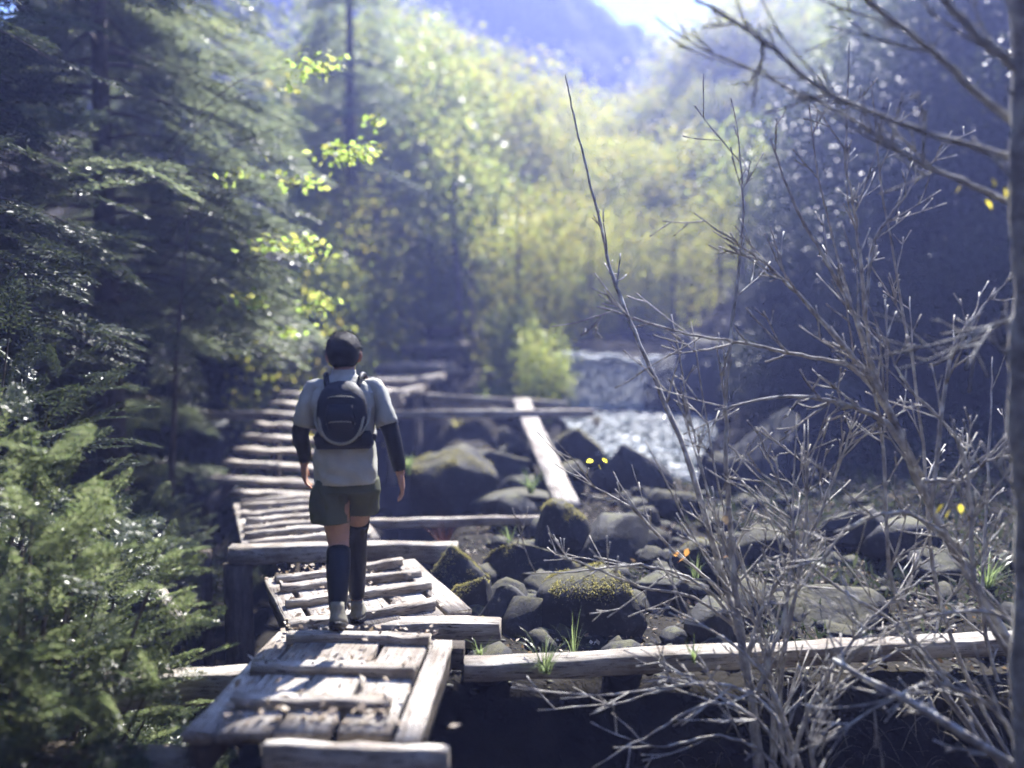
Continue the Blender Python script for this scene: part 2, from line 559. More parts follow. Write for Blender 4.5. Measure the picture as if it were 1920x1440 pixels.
def spill(a, b):
    y = 9.42 - .35 * a - .15 * a * a
    x = 1.72 + .62 * b + .05 * a + .06 * np.sin(b * 9)
    z = -.16 - .30 * sstep(0, 1, a) - .2 * a ** 3
    P = np.stack([x, y, z], -1)
    return P + np.stack([z * 0, fbm(P * 9, 3, 8) * .05, fbm(P * 7, 3, 2) * .04], -1)
V, F = sheet(spill, 30, 40)
tag(obj('stream_spill', mesh_np('stream_spill', V, F, True), M['fall']), 'thin cascade spilling from the pool between dark rocks', 'cascade', kind='structure')
def wfall(a, b):     # lip to foot
    x = .82 + 2.15 * b
    y = 14.25 - .10 - .30 * np.sqrt(a) - .05 * np.sin(b * 11)
    z = 1.14 - .90 * a ** 1.4 + .05 * np.sin(b * 17) * (1 - a) - .10 * b
    P = np.stack([x, y, z], -1)
    e = np.abs(b - .5) * 2
    return P + np.stack([fbm(P * np.array([0, 0, 6]) + 3, 3, 28) * .22 * e ** 3 * np.sign(b - .5), fbm(P * np.array([7, 7, 1.5]), 3, 18) * .10 + e ** 6 * .12, z * 0], -1)
V, F = sheet(wfall, 50, 120)
tag(obj('waterfall', mesh_np('waterfall', V, F, True), M['fall']), 'low waterfall dropping over the stone sill into the pool', 'waterfall', kind='structure')
def upper(a, b):
    y = 14.14 + a * 5
    x = .75 + 2.3 * b + a * .65
    z = 1.13 + .07 * a * 5 - .10 * b
    P = np.stack([x, y, z * 0], -1)
    return np.stack([x, y, z + fbm(P * 4, 3, 12) * .05], -1)
V, F = sheet(upper, 60, 40)
tag(obj('stream_water', mesh_np('upper_water', V, F, True), M['water']), 'stream surface glinting above the waterfall lip', 'stream', kind='structure')
# foam: broken white water on the lip, at the foot of the fall and on the spill
def foam(name, label, P, s):
    n = len(P)
    V0, F0 = ico(1)
    sz = rng.uniform(.4, 1.2, n)[:, None, None] * s
    V = P[:, None] + V0[None] * sz * np.array([1.5, 1.0, .55]) * (1 + rng.normal(0, .15, (n, len(V0), 1)))
    F = (F0[None] + (np.arange(n) * len(V0))[:, None, None]).reshape(-1, 3)
    tag(obj(name, mesh_np(name, V.reshape(-1, 3), F, True), M['foam']), label, 'foam', kind='stuff')
M['foam'] = mat_leaf('white_foam', [(.8, .84, .86), (.85, .88, .9)], [(.8, .84, .88), (.85, .88, .9)], .35, .5)
n = 700
b = rng.random(n); b = b[fbm(np.stack([b * 14, b * 0, b * 0], -1), 2, 4) > -.25]; n = len(b)
foam('lip_foam', 'white broken water along the waterfall lip', np.stack([.82 + 2.15 * b, 14.10 - .12 * np.sin(b * 11) * .4 + rng.normal(0, .06, n), 1.16 - .10 * b + .04 * np.sin(b * 17) - np.abs(rng.normal(0, .07, n)) + .03], -1), .045)
n = 600
b = rng.random(n)
foam('foot_foam', 'white churned water at the foot of the waterfall', np.stack([.85 + 2.1 * b, 13.72 + rng.normal(0, .12, n), .27 + rng.normal(0, .02, n)], -1), .028)
n = 260
a = rng.random(n)
foam('pool_foam', 'foam flecks drifting on the pool', np.stack([1.1 + 1.9 * rng.random(n), 13.5 - 3.6 * a, .245 - .29 * a + rng.normal(0, .01, n)], -1), .022)
# drops thrown up at the foot of the fall
n = 2600
P = np.stack([rng.uniform(.9, 3.0, n), rng.uniform(13.2, 13.8, n), .28 + np.abs(rng.normal(0, .38, n)).clip(0, .9)], -1)
V, F = blades(P, unit(n), unit(n), rng.uniform(.012, .035, n), .016)
tag(obj('spray_drops', mesh_np('spray_drops', V, F), M['foam']), 'fine spray drops at the foot of the waterfall', 'spray', kind='stuff')

# ------------------------------------------------------------------ boulders
def boulder_shape(w, dpt, h, seed, sub=4, cuts=7, rough=.10, peak=0.0):
    V, F = ico(sub)
    V = V.copy()
    r2 = np.random.default_rng(seed)
    for k in range(cuts):                       # flat facets
        n = r2.normal(size=3)
        n[2] = abs(n[2]) * .8
        n /= np.linalg.norm(n)
        lim = r2.uniform(.42, .74)
        dd = V @ n
        V = V - np.maximum(0, dd - lim)[:, None] * n * .92
    V = V * (1 + fbm(V * 1.6 + seed, 3, seed)[:, None] * rough * 1.6 + fbm(V * 6 + seed, 3, seed + 3)[:, None] * rough * .45)
    if peak:
        V[:, :2] *= (1 - peak * np.clip(V[:, 2], 0, 1))[:, None]
    mn, mx = V.min(0), V.max(0)
    V = (V - (mn + mx) / 2) / (mx - mn)
    V = V * np.array([w, dpt, h])
    V[:, 2] += h * .5
    return V, F
def boulder(px, py_base, w, h, label, z0=None, seed=1, d=None, mossn=0, mat='rock', dpt=None, cuts=7, peak=0, rz=None, name='boulder', group=None, cat='boulder', sub=4, rough=.1):
    """w, h in photo pixels at the boulder; py_base where it meets the ground"""
    if d is None:
        d = (CAMZ - (-.32 if z0 is None else z0)) * FPX / (py_base - HORIZON)
    p = at(px, py_base, d)
    W, H = 1.12 * w / FPX * d, 1.05 * h / FPX * d
    V, F = boulder_shape(W * 1.04, (dpt or W * .85), H * 1.35, seed, sub, cuts, rough, peak)
    root = obj(name, mesh_np(name, V, F, True), M[mat], loc=(p.x, p.y + W * .25, p.z - H * .4))
    tag(root, label, cat, group)
    if mossn:
        nrm = np.zeros_like(V)
        fn = np.cross(V[F[:, 1]] - V[F[:, 0]], V[F[:, 2]] - V[F[:, 0]])
        for k in range(3): np.add.at(nrm, F[:, k], fn)
        nrm /= np.linalg.norm(nrm, axis=1)[:, None] + 1e-9
        cl = fbm(V * 5.5 / max(W, .3), 3, seed + 40)
        cand = np.where((nrm[:, 2] > .55) & (cl > -.12))[0]
        if len(cand):
            # random points near moss vertices
            idx = rng.choice(cand, mossn)
            fsel = rng.normal(0, W * .022, (mossn, 3))
            P = V[idx] + fsel - nrm[idx] * (fsel * nrm[idx]).sum(1)[:, None] - nrm[idx] * .004
            T = nrm[idx] * .8 + unit(mossn) * .9
            L = rng.uniform(.008, .022, mossn)
            bv, bq = blades(P, T, unit(mossn), L, L * .35)
            obj('moss', mesh_np('moss', bv, bq), M['moss'], root)['kind'] = 'stuff'
    return root
boulder(845, 962, 155, 122, 'big round boulder with a moss fringe beside the walker\'s right hand', seed=3, mossn=3500)
boulder(1050, 1062, 112, 122, 'dark round boulder at the end of the thin grey beam', seed=8, mossn=1200, cuts=4)
boulder(1168, 1068, 176, 96, 'smooth rounded boulder right of the dark one under the fallen plank', seed=12, cuts=4, mat='rock_plain', rough=.05)
boulder(1000, 1098, 172, 76, 'long low flat-topped boulder in the middle of the rock pile', seed=15, mossn=1600, cuts=9)
boulder(858, 1112, 112, 82, 'mossy-topped block next to the thick timber end', seed=21, mossn=2600, cuts=9)
boulder(884, 1178, 104, 96, 'wedge-shaped rock with a yellow mossy shoulder by the walkway', seed=27, mossn=1500, cuts=9)
boulder(956, 1192, 122, 92, 'tilted slab leaning among the rocks by the walkway', seed=33, cuts=11, mat='rock_plain', peak=.4)
boulder(1095, 1204, 205, 132, 'largest rock in front of the pile, moss along its top edge', seed=39, mossn=2600, cuts=8)
boulder(904, 1226, 74, 62, 'small pointed stone at the corner of the long beam', seed=45, cuts=8, peak=.4, mossn=500)
boulder(1186, 934, 134, 98, 'pyramid-shaped grey rock below the stream spill', seed=51, cuts=12, peak=.65, mat='rock_plain')
boulder(1282, 972, 108, 50, 'low rounded rock under the stream spill', seed=57, cuts=5, mossn=500)
boulder(985, 968, 190, 44, 'flat slab lying behind the thin grey beam', seed=63, cuts=8)
boulder(1372, 930, 110, 80, 'dark rock at the right side of the stream spill', seed=69, cuts=8)
boulder(1335, 785, 215, 165, 'tall dark boulder right of the waterfall', d=13.2, seed=75, cuts=7, mossn=1200)
boulder(1265, 765, 75, 62, 'small dark block at the foot of the waterfall', d=13.5, seed=76, cuts=8)
boulder(1088, 855, 86, 52, 'weedy hummock of rock left of the pool', d=10.2, seed=81, cuts=5, mossn=2500)
boulder(1490, 930, 190, 160, 'broad dark boulder right of the pool behind the bare shrub', d=9.0, seed=87, cuts=6)
boulder(1665, 900, 260, 190, 'huge shaded boulder on the right bank', d=9.6, seed=93, cuts=7)
boulder(1700, 1040, 135, 66, 'pale rounded stone behind the right end of the long beam', d=5.9, seed=99, cuts=4, mat='rock_plain', rough=.05)
boulder(1790, 1085, 120, 50, 'flat pale stone right of the rounded one, near the trunk', d=5.5, seed=105, cuts=5, mat='rock_plain')
boulder(1610, 1010, 110, 60, 'grey stone left of the pale rounded one', d=6.4, seed=111, cuts=5, mat='rock_plain')
boulder(1560, 1190, 230, 78, 'wide low rock just behind the long beam', d=4.75, seed=117, cuts=7)
boulder(1450, 1060, 150, 70, 'dull rock seen through the twigs of the bare shrub', d=6.0, seed=123, cuts=7)
boulder(1330, 1080, 130, 70, 'rock under the orange leaves', d=5.7, seed=129, cuts=7, mossn=500)
boulder(1066, 700, 50, 36, 'brown stone at the left end of the waterfall sill', d=14.5, seed=131, cuts=7, mossn=300)
boulder(1050, 772, 70, 105, 'dark stone pillar at the left edge of the waterfall', d=13.9, seed=151, cuts=8, mossn=400)
boulder(1235, 1130, 110, 54, 'grey rock right of the largest one', d=5.1, seed=137, cuts=8, mat='rock_plain')
boulder(930, 905, 130, 60, 'low stone between the round boulder and the fallen plank', d=9.0, seed=143, cuts=7, mossn=700)
boulder(1060, 905, 90, 40, 'small stone right beside the fallen plank', d=8.6, seed=149, cuts=7, mossn=500)
# waterfall sill
sill = MB()
V, F = boulder_shape(3.0, .9, .82, 301, 5, 9, .12)
V = V + np.array([2.0, 14.62, .22])
tag(obj('stone_sill', mesh_np('stone_sill', V, F, True), M['rock']), 'dark stone sill the water drops over', 'rock')
# loose stones on the banks
pro = []
for k in range(6):
    V, F = boulder_shape(1, .8, .6, 400 + k, 2, 6, .12)
    pro.append(mesh_np('stone', V, F, True))
    pro[-1].materials.append(M['rock_plain'] if k % 2 else M['rock'])
cnt = 0
for k in range(1600):
    x, y = rng.uniform(-.35, 3.6), rng.uniform(4.0, 12.5)
    if x > 1.6 and rng.random() < .6: continue
    if y > 9 and .6 < x < 3.2: continue
    s = float(np.clip(rng.lognormal(-1.75, .55), .06, .5))
    z = tz(x, y)
    if -.2 + .34 * 0 > x and y > 7: continue
    o = obj('stone', pro[k % 6], None, None, (x, y, z - s * .15))
    o.scale = (s, s, s)
    o.rotation_euler = (rng.uniform(-.3, .3), rng.uniform(-.3, .3), rng.uniform(0, 6.28))
    tag(o, 'loose grey stone lying among the boulders of the stream bank', 'stone', 'loose stones of the stream bank')
    cnt += 1
    if cnt >= 280: break
# gravel
mb = MB()
V0, F0 = ico(1)
for k in range(2600):
    x, y = rng.uniform(-.5, 3.8), rng.uniform(3.9, 9.5)
    s = rng.uniform(.008, .028)
    q = V0 * (1 + rng.normal(0, .12, V0.shape)) * s * np.array([1.2, 1, .6]) + np.array([x, y, 0])
    q[:, 2] += 0
    mb.add(q, None, F0)
Vg = np.concatenate(mb.V)
cen = np.repeat(Vg.reshape(-1, len(V0), 3)[:, :, :2].mean(1), len(V0), 0)
Vg[:, 2] += terrain(cen[:, 0], cen[:, 1])
tag(obj('gravel', mesh_np('gravel', Vg, np.concatenate(mb.T)), M['rock_plain']), 'gravel between the boulders', 'gravel', kind='stuff')

# ------------------------------------------------------------------ plank walkway, section by section
def section(label, origin, rz):
    return thing('walkway_section', label, 'walkway', origin, rz, 'plank sections of the walkway')
W, WD = M['wood'], M['wood_dark']
M['black_iron'] = mat_noise('rusty_iron', [(.3, (.03, .02, .017)), (.7, (.08, .05, .035))], 40, .8, .3)
def nails(t, pts):
    for p in pts:
        mb = MB(); tube(mb, [(p[0], p[1], p[2] - .004), (p[0], p[1], p[2] + .003)], .006, 8); mb.build('nail', M['black_iron'], t)
def boards_along(t, x0, widths, y0, y1, H=.04, gap=.025, zj=.009, mat=None):
    """boards laid along the local Y axis, side by side from x0"""
    x = x0
    for w in widths:
        j = rng.uniform(-.03, .03)
        z = rng.uniform(-zj, zj)
        timber('board', (x + w / 2, y0 + j, z), (x + w / 2 + rng.uniform(-.012, .012), y1 + j + rng.uniform(-.03, .03), z + rng.uniform(-.008, .008)), w, H, mat or W, t, 5, .008)
        x += w + gap + rng.uniform(-.008, .008)
    return x - gap
def batten(t, x0, x1, y, z=.045, w=.065, h=.05):
    timber('batten', (x0 + rng.uniform(-.03, .03), y + rng.uniform(-.022, .022), z + rng.uniform(-.008, .004)), (x1 + rng.uniform(-.04, .02), y + rng.uniform(-.022, .022), z + rng.uniform(-.01, .006)), w, h, W, t, 7, .011, .004)

# A: nearest section, level with the camera's deck
tA = section('nearest walkway section with five long boards, raised battens and leaf litter', (-1.255, 2.86, 0), R(-3.2))
boards_along(tA, 0, [.11, .21, .21, .205, .10], 0, .98, .045, .022)
for y in (.17, .50, .88):
    batten(tA, .06 + .02, .80, y, .052, .06, .055)
    nails(tA, [(x, y + rng.uniform(-.01, .01), .053) for x in (.13, .34, .56, .75)])
timber('cross_beam', (.34, -.07, -.002), (1.03, -.065, -.004), .045, .15, W, tA, 8, .010, .008)
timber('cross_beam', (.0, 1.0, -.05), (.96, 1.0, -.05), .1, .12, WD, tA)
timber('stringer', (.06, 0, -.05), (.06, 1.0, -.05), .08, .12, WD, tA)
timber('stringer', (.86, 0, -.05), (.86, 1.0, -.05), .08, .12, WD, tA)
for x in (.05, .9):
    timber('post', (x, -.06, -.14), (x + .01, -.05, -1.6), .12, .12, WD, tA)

# B: lower section turning left, under the walker
bB = Vector((-1.20, 4.10, -.15))
tB = section('short lower walkway section under the walker\'s feet', bB, R(25))
boards_along(tB, 0, [.13, .22, .22, .22, .15], .02, 1.16, .04, .03)
for y, x0, x1 in ((.16, .02, .9), (.52, .03, .98), (.80, .04, .99), (1.06, .04, .93)):
    batten(tB, x0, x1, y, .05, .07, .055)
timber('cross_beam', (.28, .2, .0), (1.14, -.24, .012), .13, .15, W, tB, 5, .012, .01)
for x in (.07, .92):
    timber('stringer', (x, 0, -.045), (x, 1.15, -.045), .09, .12, WD, tB)
timber('post', (.05, .1, -.1), (.06, .1, -1.5), .12, .12, WD, tB)

# C: third section, behind the thick beam
bC = Vector((-2.10, 5.90, -.15))
tC = section('third walkway section with closely spaced battens behind a thick beam', bC, R(22))
boards_along(tC, 0, [.13, .23, .23, .23, .14], .0, 1.75, .04, .03)
for y in (.02, .28, .52, .80, 1.08, 1.40, 1.68):
    batten(tC, .05, 1.02, y + .04, .05, .08, .055)
timber('cross_beam', (-.08, -.02, .045), (1.55, -.62, .05), .13, .13, W, tC, 8, .014, .012)
for x in (.07, .95):
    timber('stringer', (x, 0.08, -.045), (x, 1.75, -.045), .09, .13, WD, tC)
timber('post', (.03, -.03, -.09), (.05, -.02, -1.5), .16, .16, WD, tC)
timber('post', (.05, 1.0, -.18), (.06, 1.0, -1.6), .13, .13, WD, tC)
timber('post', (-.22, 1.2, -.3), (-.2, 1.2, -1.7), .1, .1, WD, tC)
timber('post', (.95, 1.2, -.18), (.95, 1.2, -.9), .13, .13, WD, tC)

# D: rising treads
tD = section('stair of rough cross planks rising behind the walker', (-3.25, 7.75, -.13), 0)
for k in range(9):
    y = .12 + .36 * k
    z = .02 + .105 * max(0, k - .25)
    x0 = 0 + rng.uniform(-.03, .03)
    if k == 0: x0 = .35
    timber('tread', (x0, y + .07, z + .03), (1.2 + rng.uniform(-.03, .03), y - .08, z - .02 + rng.uniform(-.01, .01)), .22, .05, W, tD, 7, .022, .012)
for x in (.12, 1.0):
    timber('stringer', (x, 0, -.08), (x, 3.05, .78), .08, .16, WD, tD, 5)
for x, y, z in ((.1, .2, 0), (1.0, .2, 0), (.1, 2.6, .5), (1.0, 2.6, .5)):
    timber('post', (x, y, z - .15), (x, y, z - 1.5), .1, .1, WD, tD)

# E: level landings climbing away
lab = ['lowest landing of stacked boards just right of the walker\'s shoulder', 'second landing of boards, bright end grain beside the walker',
       'third landing of boards above the thin rail', 'fourth landing of boards half hidden by branches', 'farthest landing of boards with a bright corner post under the trees']
E = [(755, 738, 11.0), (800, 712, 12.4), (829, 684, 14.3), (862, 645, 16.3), (896, 612, 18.2)]
for k, (px, py, d) in enumerate(E):
    p = at(px, py, d)
    t = section(lab[k], (p.x - 1.2, p.y, p.z), R(-10))
    for i in range(5):
        timber('board', (-.02, .1 + i * .27, rng.uniform(-.01, .01)), (1.19 + rng.uniform(-.03, .02), .1 + i * .27, rng.uniform(-.012, .012)), .21, .05, W, t, 4, .012)
    timber('stringer', (1.12, -.02, .05 if k != 2 else -.05), (1.12, 1.35, .05 if k != 2 else -.05), .12, .13, W, t)
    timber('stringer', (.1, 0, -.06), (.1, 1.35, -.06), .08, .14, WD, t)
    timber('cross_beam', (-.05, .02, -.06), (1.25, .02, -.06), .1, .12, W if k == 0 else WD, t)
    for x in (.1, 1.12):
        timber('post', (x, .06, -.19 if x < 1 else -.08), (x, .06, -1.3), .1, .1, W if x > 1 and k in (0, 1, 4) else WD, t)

# loose and bearing beams
def lone(name, label, cat, p0, p1, w, h, mat='wood', seg=8, warp=.014, group=None):
    p0, p1 = Vector(p0), Vector(p1)
    o = timber(name, p0, p1, w, h, M[mat], None, seg, warp * .6, .006)
    return tag(o, label, cat, group)
lone('long_beam', 'long weathered beam with grass on it running right from the nearest section', 'beam', (-.24, 3.76, -.12), (2.85, 4.08, -.10), .12, .09, seg=22)
lone('bearing_beam', 'grey beam sticking out left of the nearest section', 'beam', (-1.95, 3.58, -.115), (-1.16, 3.66, -.11), .11, .15)
lone('bearing_beam', 'lower dark beam at the bottom left below the nearest section', 'beam', (-1.9, 3.02, -.16), (-1.3, 2.96, -.15), .12, .12, 'wood_dark')
lone('thin_beam', 'thin grey beam from the third section to the dark round boulder', 'beam', (-1.5, 7.15, -.22), (.26, 7.2, -.19), .085, .08)
lone('thin_beam', 'long thin beam crossing behind the walker to the pool bank, lower of two', 'beam', at(372, 772, 10.1), at(1112, 768, 10.9), .09, .11)
lone('thin_beam', 'upper thin beam the fallen plank rests on', 'beam', at(800, 738, 12.0), at(1062, 753, 11.7), .10, .11)
lone('hand_rail', 'short thin rail sticking out right of the third landing', 'rail', at(815, 690, 14.1), at(930, 697, 14.1), .07, .06)
lone('rail_post', 'thin leaning post under the end of the short rail', 'post', at(921, 700, 14.12), at(923, 752, 14.1), .05, .05, 'wood_dark', 3)
lone('rail_post', 'thin post under the middle of the short rail', 'post', at(842, 698, 14.12), at(840, 750, 14.1), .05, .05, 'wood_dark', 3)
# fallen plank
pf, pn = at(976, 750, 11.72) + Vector((0, 0, .03)), at(1066, 947, 7.5)
lone('fallen_plank', 'pale cracked plank lying slanted over the rocks toward the stream', 'plank', pf, pn, .25, .05, seg=18, warp=.016)
# bits of broken plank
lone('broken_stub', 'broken stub of beam poking from the bush on the left', 'beam', at(300, 1105, 4.2), at(338, 1160, 3.9), .06, .05, 'wood', 3)

# leaf litter swept against the battens
def litter(n, fn):
    P = np.array([fn() for _ in range(n)])
    T = unit(n); T[:, 2] *= .35
    Nn = unit(n) * .5 + np.array([0, 0, 1.0])
    L = rng.uniform(.02, .055, n)
    return blades(P, T, Nn, L, L * .62)
def onA():
    y = rng.choice([.03, .17, .50, .88]) + rng.exponential(.05) + .02
    x = rng.uniform(.05, .82)
    p = Matrix.Rotation(R(-3.2), 3, 'Z') @ Vector((x, y, .012 + rng.uniform(0, .05))) + Vector((-1.255, 2.86, 0))
    return p[:]
def onB():
    y = rng.choice([.16, .52, .80, 1.06]) + rng.exponential(.05) + .03
    p = Matrix.Rotation(R(25), 3, 'Z') @ Vector((np.clip(rng.normal(.42, .2), .0, .9), y, .012 + rng.uniform(0, .03))) + bB
    return p[:]
def onC():
    y = rng.choice([.06, .32, .56, .84, 1.12, 1.44]) + rng.exponential(.05) + .03
    p = Matrix.Rotation(R(22), 3, 'Z') @ Vector((np.clip(rng.normal(.5, .22), .0, 1), y, .012 + rng.uniform(0, .03))) + bC
    return p[:]
for n, fn, lb in ((260, onA, 'dry brown leaf litter on the nearest walkway section'), (330, onB, 'dry leaf litter on the section under the walker'), (420, onC, 'dry leaf litter on the third walkway section')):
    V, F = litter(n, fn)
    tag(obj('leaf_litter', mesh_np('leaf_litter', V, F), M['litter']), lb, 'leaf litter', kind='stuff')
def deadleaf(name, label, p, L, mat, rz):
    V = np.array([(-.5, 0, 0), (-.3, .12, .04), (-.05, .3, .06), (.2, .2, .03), (.55, 0, .05), (.2, -.22, .07), (-.1, -.3, .02), (-.3, -.1, .05), (0, 0, .0)]) * L
    me = mesh_np(name, V, np.array([(0, 1, 8), (1, 2, 8), (2, 3, 8), (3, 4, 8), (4, 5, 8), (5, 6, 8), (6, 7, 8), (7, 0, 8)]))
    o = obj(name, me, M[mat], None, p)
    o.rotation_euler = (0, 0, rz)
    return tag(o, label, 'leaf')
deadleaf('dead_leaf', 'curled dead leaf on the end of the front cross beam', (-.215, 2.80, .045), .05, 'litter', .4)
deadleaf('dead_leaf', 'dead leaf on the thick block beside the walker\'s right foot', (-.42, 4.50, -.095), .06, 'litter', 1.4)

# ------------------------------------------------------------------ the walker
def flat_mat(name, col, rough=.7, nz=25, bump=.25, bd=.004, spec=.3):
    return mat_noise(name, [(.3, tuple(c * .8 for c in col)), (.7, tuple(min(1, c * 1.15) for c in col))], nz, rough, bump, nz * 2, bd, spec)
M['skin'] = flat_mat('skin', (.42, .25, .18), .5, 12, .1)
M['skin'].node_tree.nodes['Principled BSDF'].inputs['Subsurface Weight'].default_value = .1
M['hair'] = flat_mat('black_hair', (.012, .011, .012), .6, 60, .9, .01)
M['shirt'] = flat_mat('pale_shirt', (.42, .42, .38), .8, 8, .5, .01)
M['shorts'] = flat_mat('olive_shorts', (.085, .095, .06), .8, 8, .5, .01)
M['black'] = flat_mat('black_stretch', (.014, .015, .018), .55)
M['pack'] = flat_mat('navy_pack', (.016, .018, .026), .6, 14, .5, .006)
M['cord'] = flat_mat('pale_cord', (.35, .33, .26), .7)
M['shoe'] = flat_mat('grey_shoe', (.22, .21, .17), .8)
def smooth_path_n(rows, k):
    A = np.array(rows, float)
    x = np.arange(len(A))
    xi = np.linspace(0, len(A) - 1, (len(A) - 1) * k + 1)
    return np.stack([np.interp(xi, x, A[:, j]) for j in range(A.shape[1])], -1)
def loft(mb, rings, n=22, power=2.4, capb=True, capt=True, dense=1):
    """rings (cx, cy, cz, rx, ry[, tilt]) joined into a tube"""
    if dense > 1:
        rings = [tuple(r) for r in smooth_path_n([tuple(r) + (0,) * (6 - len(r)) for r in rings], dense)]
    ang = np.arange(n) * 2 * math.pi / n
    c, s = np.cos(ang), np.sin(ang)
    cx = np.sign(c) * np.abs(c) ** (2 / power)
    sy = np.sign(s) * np.abs(s) ** (2 / power)
    V = []
    for r in rings:
        t = r[5] if len(r) > 5 else 0
        V.append(np.stack([r[0] + cx * r[3], r[1] + sy * r[4], r[2] + sy * r[4] * t], -1))
    m = len(rings)
    V = np.concatenate(V)
    i, j = np.meshgrid(np.arange(m - 1), np.arange(n), indexing='ij')
    j2 = (j + 1) % n
    Q = np.stack([i * n + j, i * n + j2, (i + 1) * n + j2, (i + 1) * n + j], -1).reshape(-1, 4)
    T = []
    k = np.arange(n)
    if capb:
        V = np.vstack([V, [rings[0][:3]]])
        T.append(np.stack([np.full(n, len(V) - 1), (k + 1) % n, k], -1))
    if capt:
        V = np.vstack([V, [rings[-1][:3]]])
        T.append(np.stack([np.full(n, len(V) - 1), (m - 1) * n + k, (m - 1) * n + (k + 1) % n], -1))
    mb.add(V, Q, np.vstack(T) if T else None)
person = thing('person', 'walker seen from behind in a pale short-sleeved shirt, olive shorts and black sleeves', 'person', (-.865, 3.98, 0))
body = MB()
# torso, neck, head (rings from the hips up; y grows away from the camera)
loft(body, [(0, 0, .70, .13, .09), (0, 0, .78, .155, .105), (0, .0, .86, .15, .10), (0, .01, .95, .13, .09), (0, .01, 1.06, .145, .095), (0, 0, 1.16, .15, .088), (0, 0, 1.235, .135, .068), (0, .005, 1.275, .07, .055), (0, .015, 1.32, .05, .052), (-.005, .03, 1.36, .05, .055)])
loft(body, [(-.01, .055, 1.315, .03, .04), (-.01, .05, 1.335, .055, .07), (-.01, .045, 1.38, .072, .088), (-.01, .04, 1.43, .078, .095), (-.01, .04, 1.475, .072, .088), (-.01, .04, 1.505, .045, .055), (-.01, .04, 1.515, .01, .01)], power=2.0)
tube(body, [(-.01, .13, 1.40), (-.01, .15, 1.375), (-.01, .135, 1.365)], [.008, .013, .01])               # nose
for sx in (-1, 1):
    loft(body, [(sx * .083 - .01, .04, 1.37, .006, .012), (sx * .088 - .01, .035, 1.39, .009, .018), (sx * .09 - .01, .03, 1.415, .009, .02), (sx * .086 - .01, .035, 1.432, .005, .01)], 10, 2)
# legs
HL, KL, AL = (-.07, 0, .76), (-.042, -.02, .42), (-.025, -.215, .105)
HR, KR, AR = (.065, .01, .76), (.022, .19, .43), (.005, .37, .0)
def limb(mb, pts, rs, n=14, k=4):
    P = smooth_path(pts, k)
    rr = np.interp(np.linspace(0, 1, len(P)), np.linspace(0, 1, len(rs)), rs)
    tube(mb, P, rr, n)
limb(body, [(-.075, 0, .8), HL, (-.058, -.01, .6), KL, (-.034, -.10, .30), (-.028, -.17, .19), AL], [.09, .088, .078, .055, .056, .044, .033])
limb(body, [(.075, .01, .8), HR, (.05, .10, .6), KR, (.012, .262, .28), (.007, .33, .13), AR], [.09, .088, .078, .055, .056, .044, .033])
# arms, hands
SL, EL, WL = (-.165, 0, 1.235), (-.235, .0, 1.0), (-.236, .10, .83)
SR, ER, WR = (.165, 0, 1.235), (.245, -.05, .985), (.285, -.03, .775)
limb(body, [(-.08, 0, 1.235), SL, (-.20, -.005, 1.11), EL, (-.229, .05, .92), WL], [.04, .043, .042, .038, .034, .024])
limb(body, [(.08, 0, 1.235), SR, (.205, -.03, 1.1), ER, (.266, -.045, .88), WR], [.04, .043, .042, .038, .034, .024])
def hand(mb, w, dr, inner):
    w, dr, inner = Vector(w), Vector(dr).normalized(), Vector(inner).normalized()
    fw = dr.cross(inner).normalized()
    if fw.y < 0: fw = -fw                               # knuckle row runs front to back
    palm = w + dr * .045
    for k in range(5):
        tube(mb, [w + fw * (.006 * (k - 2)), palm + fw * (.012 * (k - 2)), palm + dr * .035 + fw * (.0125 * (k - 2))], [.018, .016, .012], 8)
    for k, ln in enumerate((.062, .075, .07, .055)):
        o = palm + dr * .035 + fw * ((1.5 - k) * .0165)
        tube(mb, [o, o + dr * ln * .45 + inner * .006, o + dr * ln * .75 + inner * .02, o + dr * ln * .92 + inner * .036], [.0092, .0088, .008, .006], 8)
    o = w + dr * .03 + fw * .02
    tube(mb, [o, o + fw * .028 + dr * .02, o + fw * .036 + dr * .045 + inner * .008, o + fw * .03 + dr * .065 + inner * .014], [.012, .0105, .009, .007], 8)
hand(body, WL, (.0, .25, -1), (1, 0, 0))
hand(body, WR, (.12, .12, -1), (-1, 0, 0))
ob = body.build('body', M['skin'], person, True)
rm = ob.modifiers.new('fuse', 'REMESH')
rm.mode = 'VOXEL'
rm.voxel_size = .0075
rm.use_smooth_shade = True
sm = ob.modifiers.new('soften', 'SMOOTH')
sm.iterations = 2
# hair cap
hb = MB()
loft(hb, [(-.01, .005, 1.345, .05, .045), (-.01, .012, 1.36, .07, .075), (-.01, .018, 1.40, .085, .095, -.15), (-.01, .025, 1.44, .09, .104, .1), (-.01, .035, 1.48, .085, .10), (-.01, .04, 1.51, .062, .073), (-.01, .04, 1.528, .03, .035), (-.01, .04, 1.533, .004, .004)], 26, 2.0)
V = np.concatenate(hb.V)
V = V + fbm(V * 40, 3, 4)[:, None] * .006
obj('hair', mesh_np('hair', V, [np.concatenate(hb.Q), np.concatenate(hb.T)], True), M['hair'], person)
hs = MB()
n = 1500
a, e = rng.uniform(0, 6.28, n), rng.uniform(-.3, 1.4, n)
D = np.stack([np.cos(a) * np.cos(e), np.sin(a) * np.cos(e), np.sin(e)], -1)
P = np.array([-.01, .03, 1.44]) + D * np.array([.086, .098, .09])
T = D * .6 + np.array([.1, -.1, -.5]) + unit(n) * .7
V, F = blades(P, T, D, rng.uniform(.010, .028, n), .003)
obj('hair_strands', mesh_np('hair_strands', V, F), M['hair'], person)['kind'] = 'stuff'
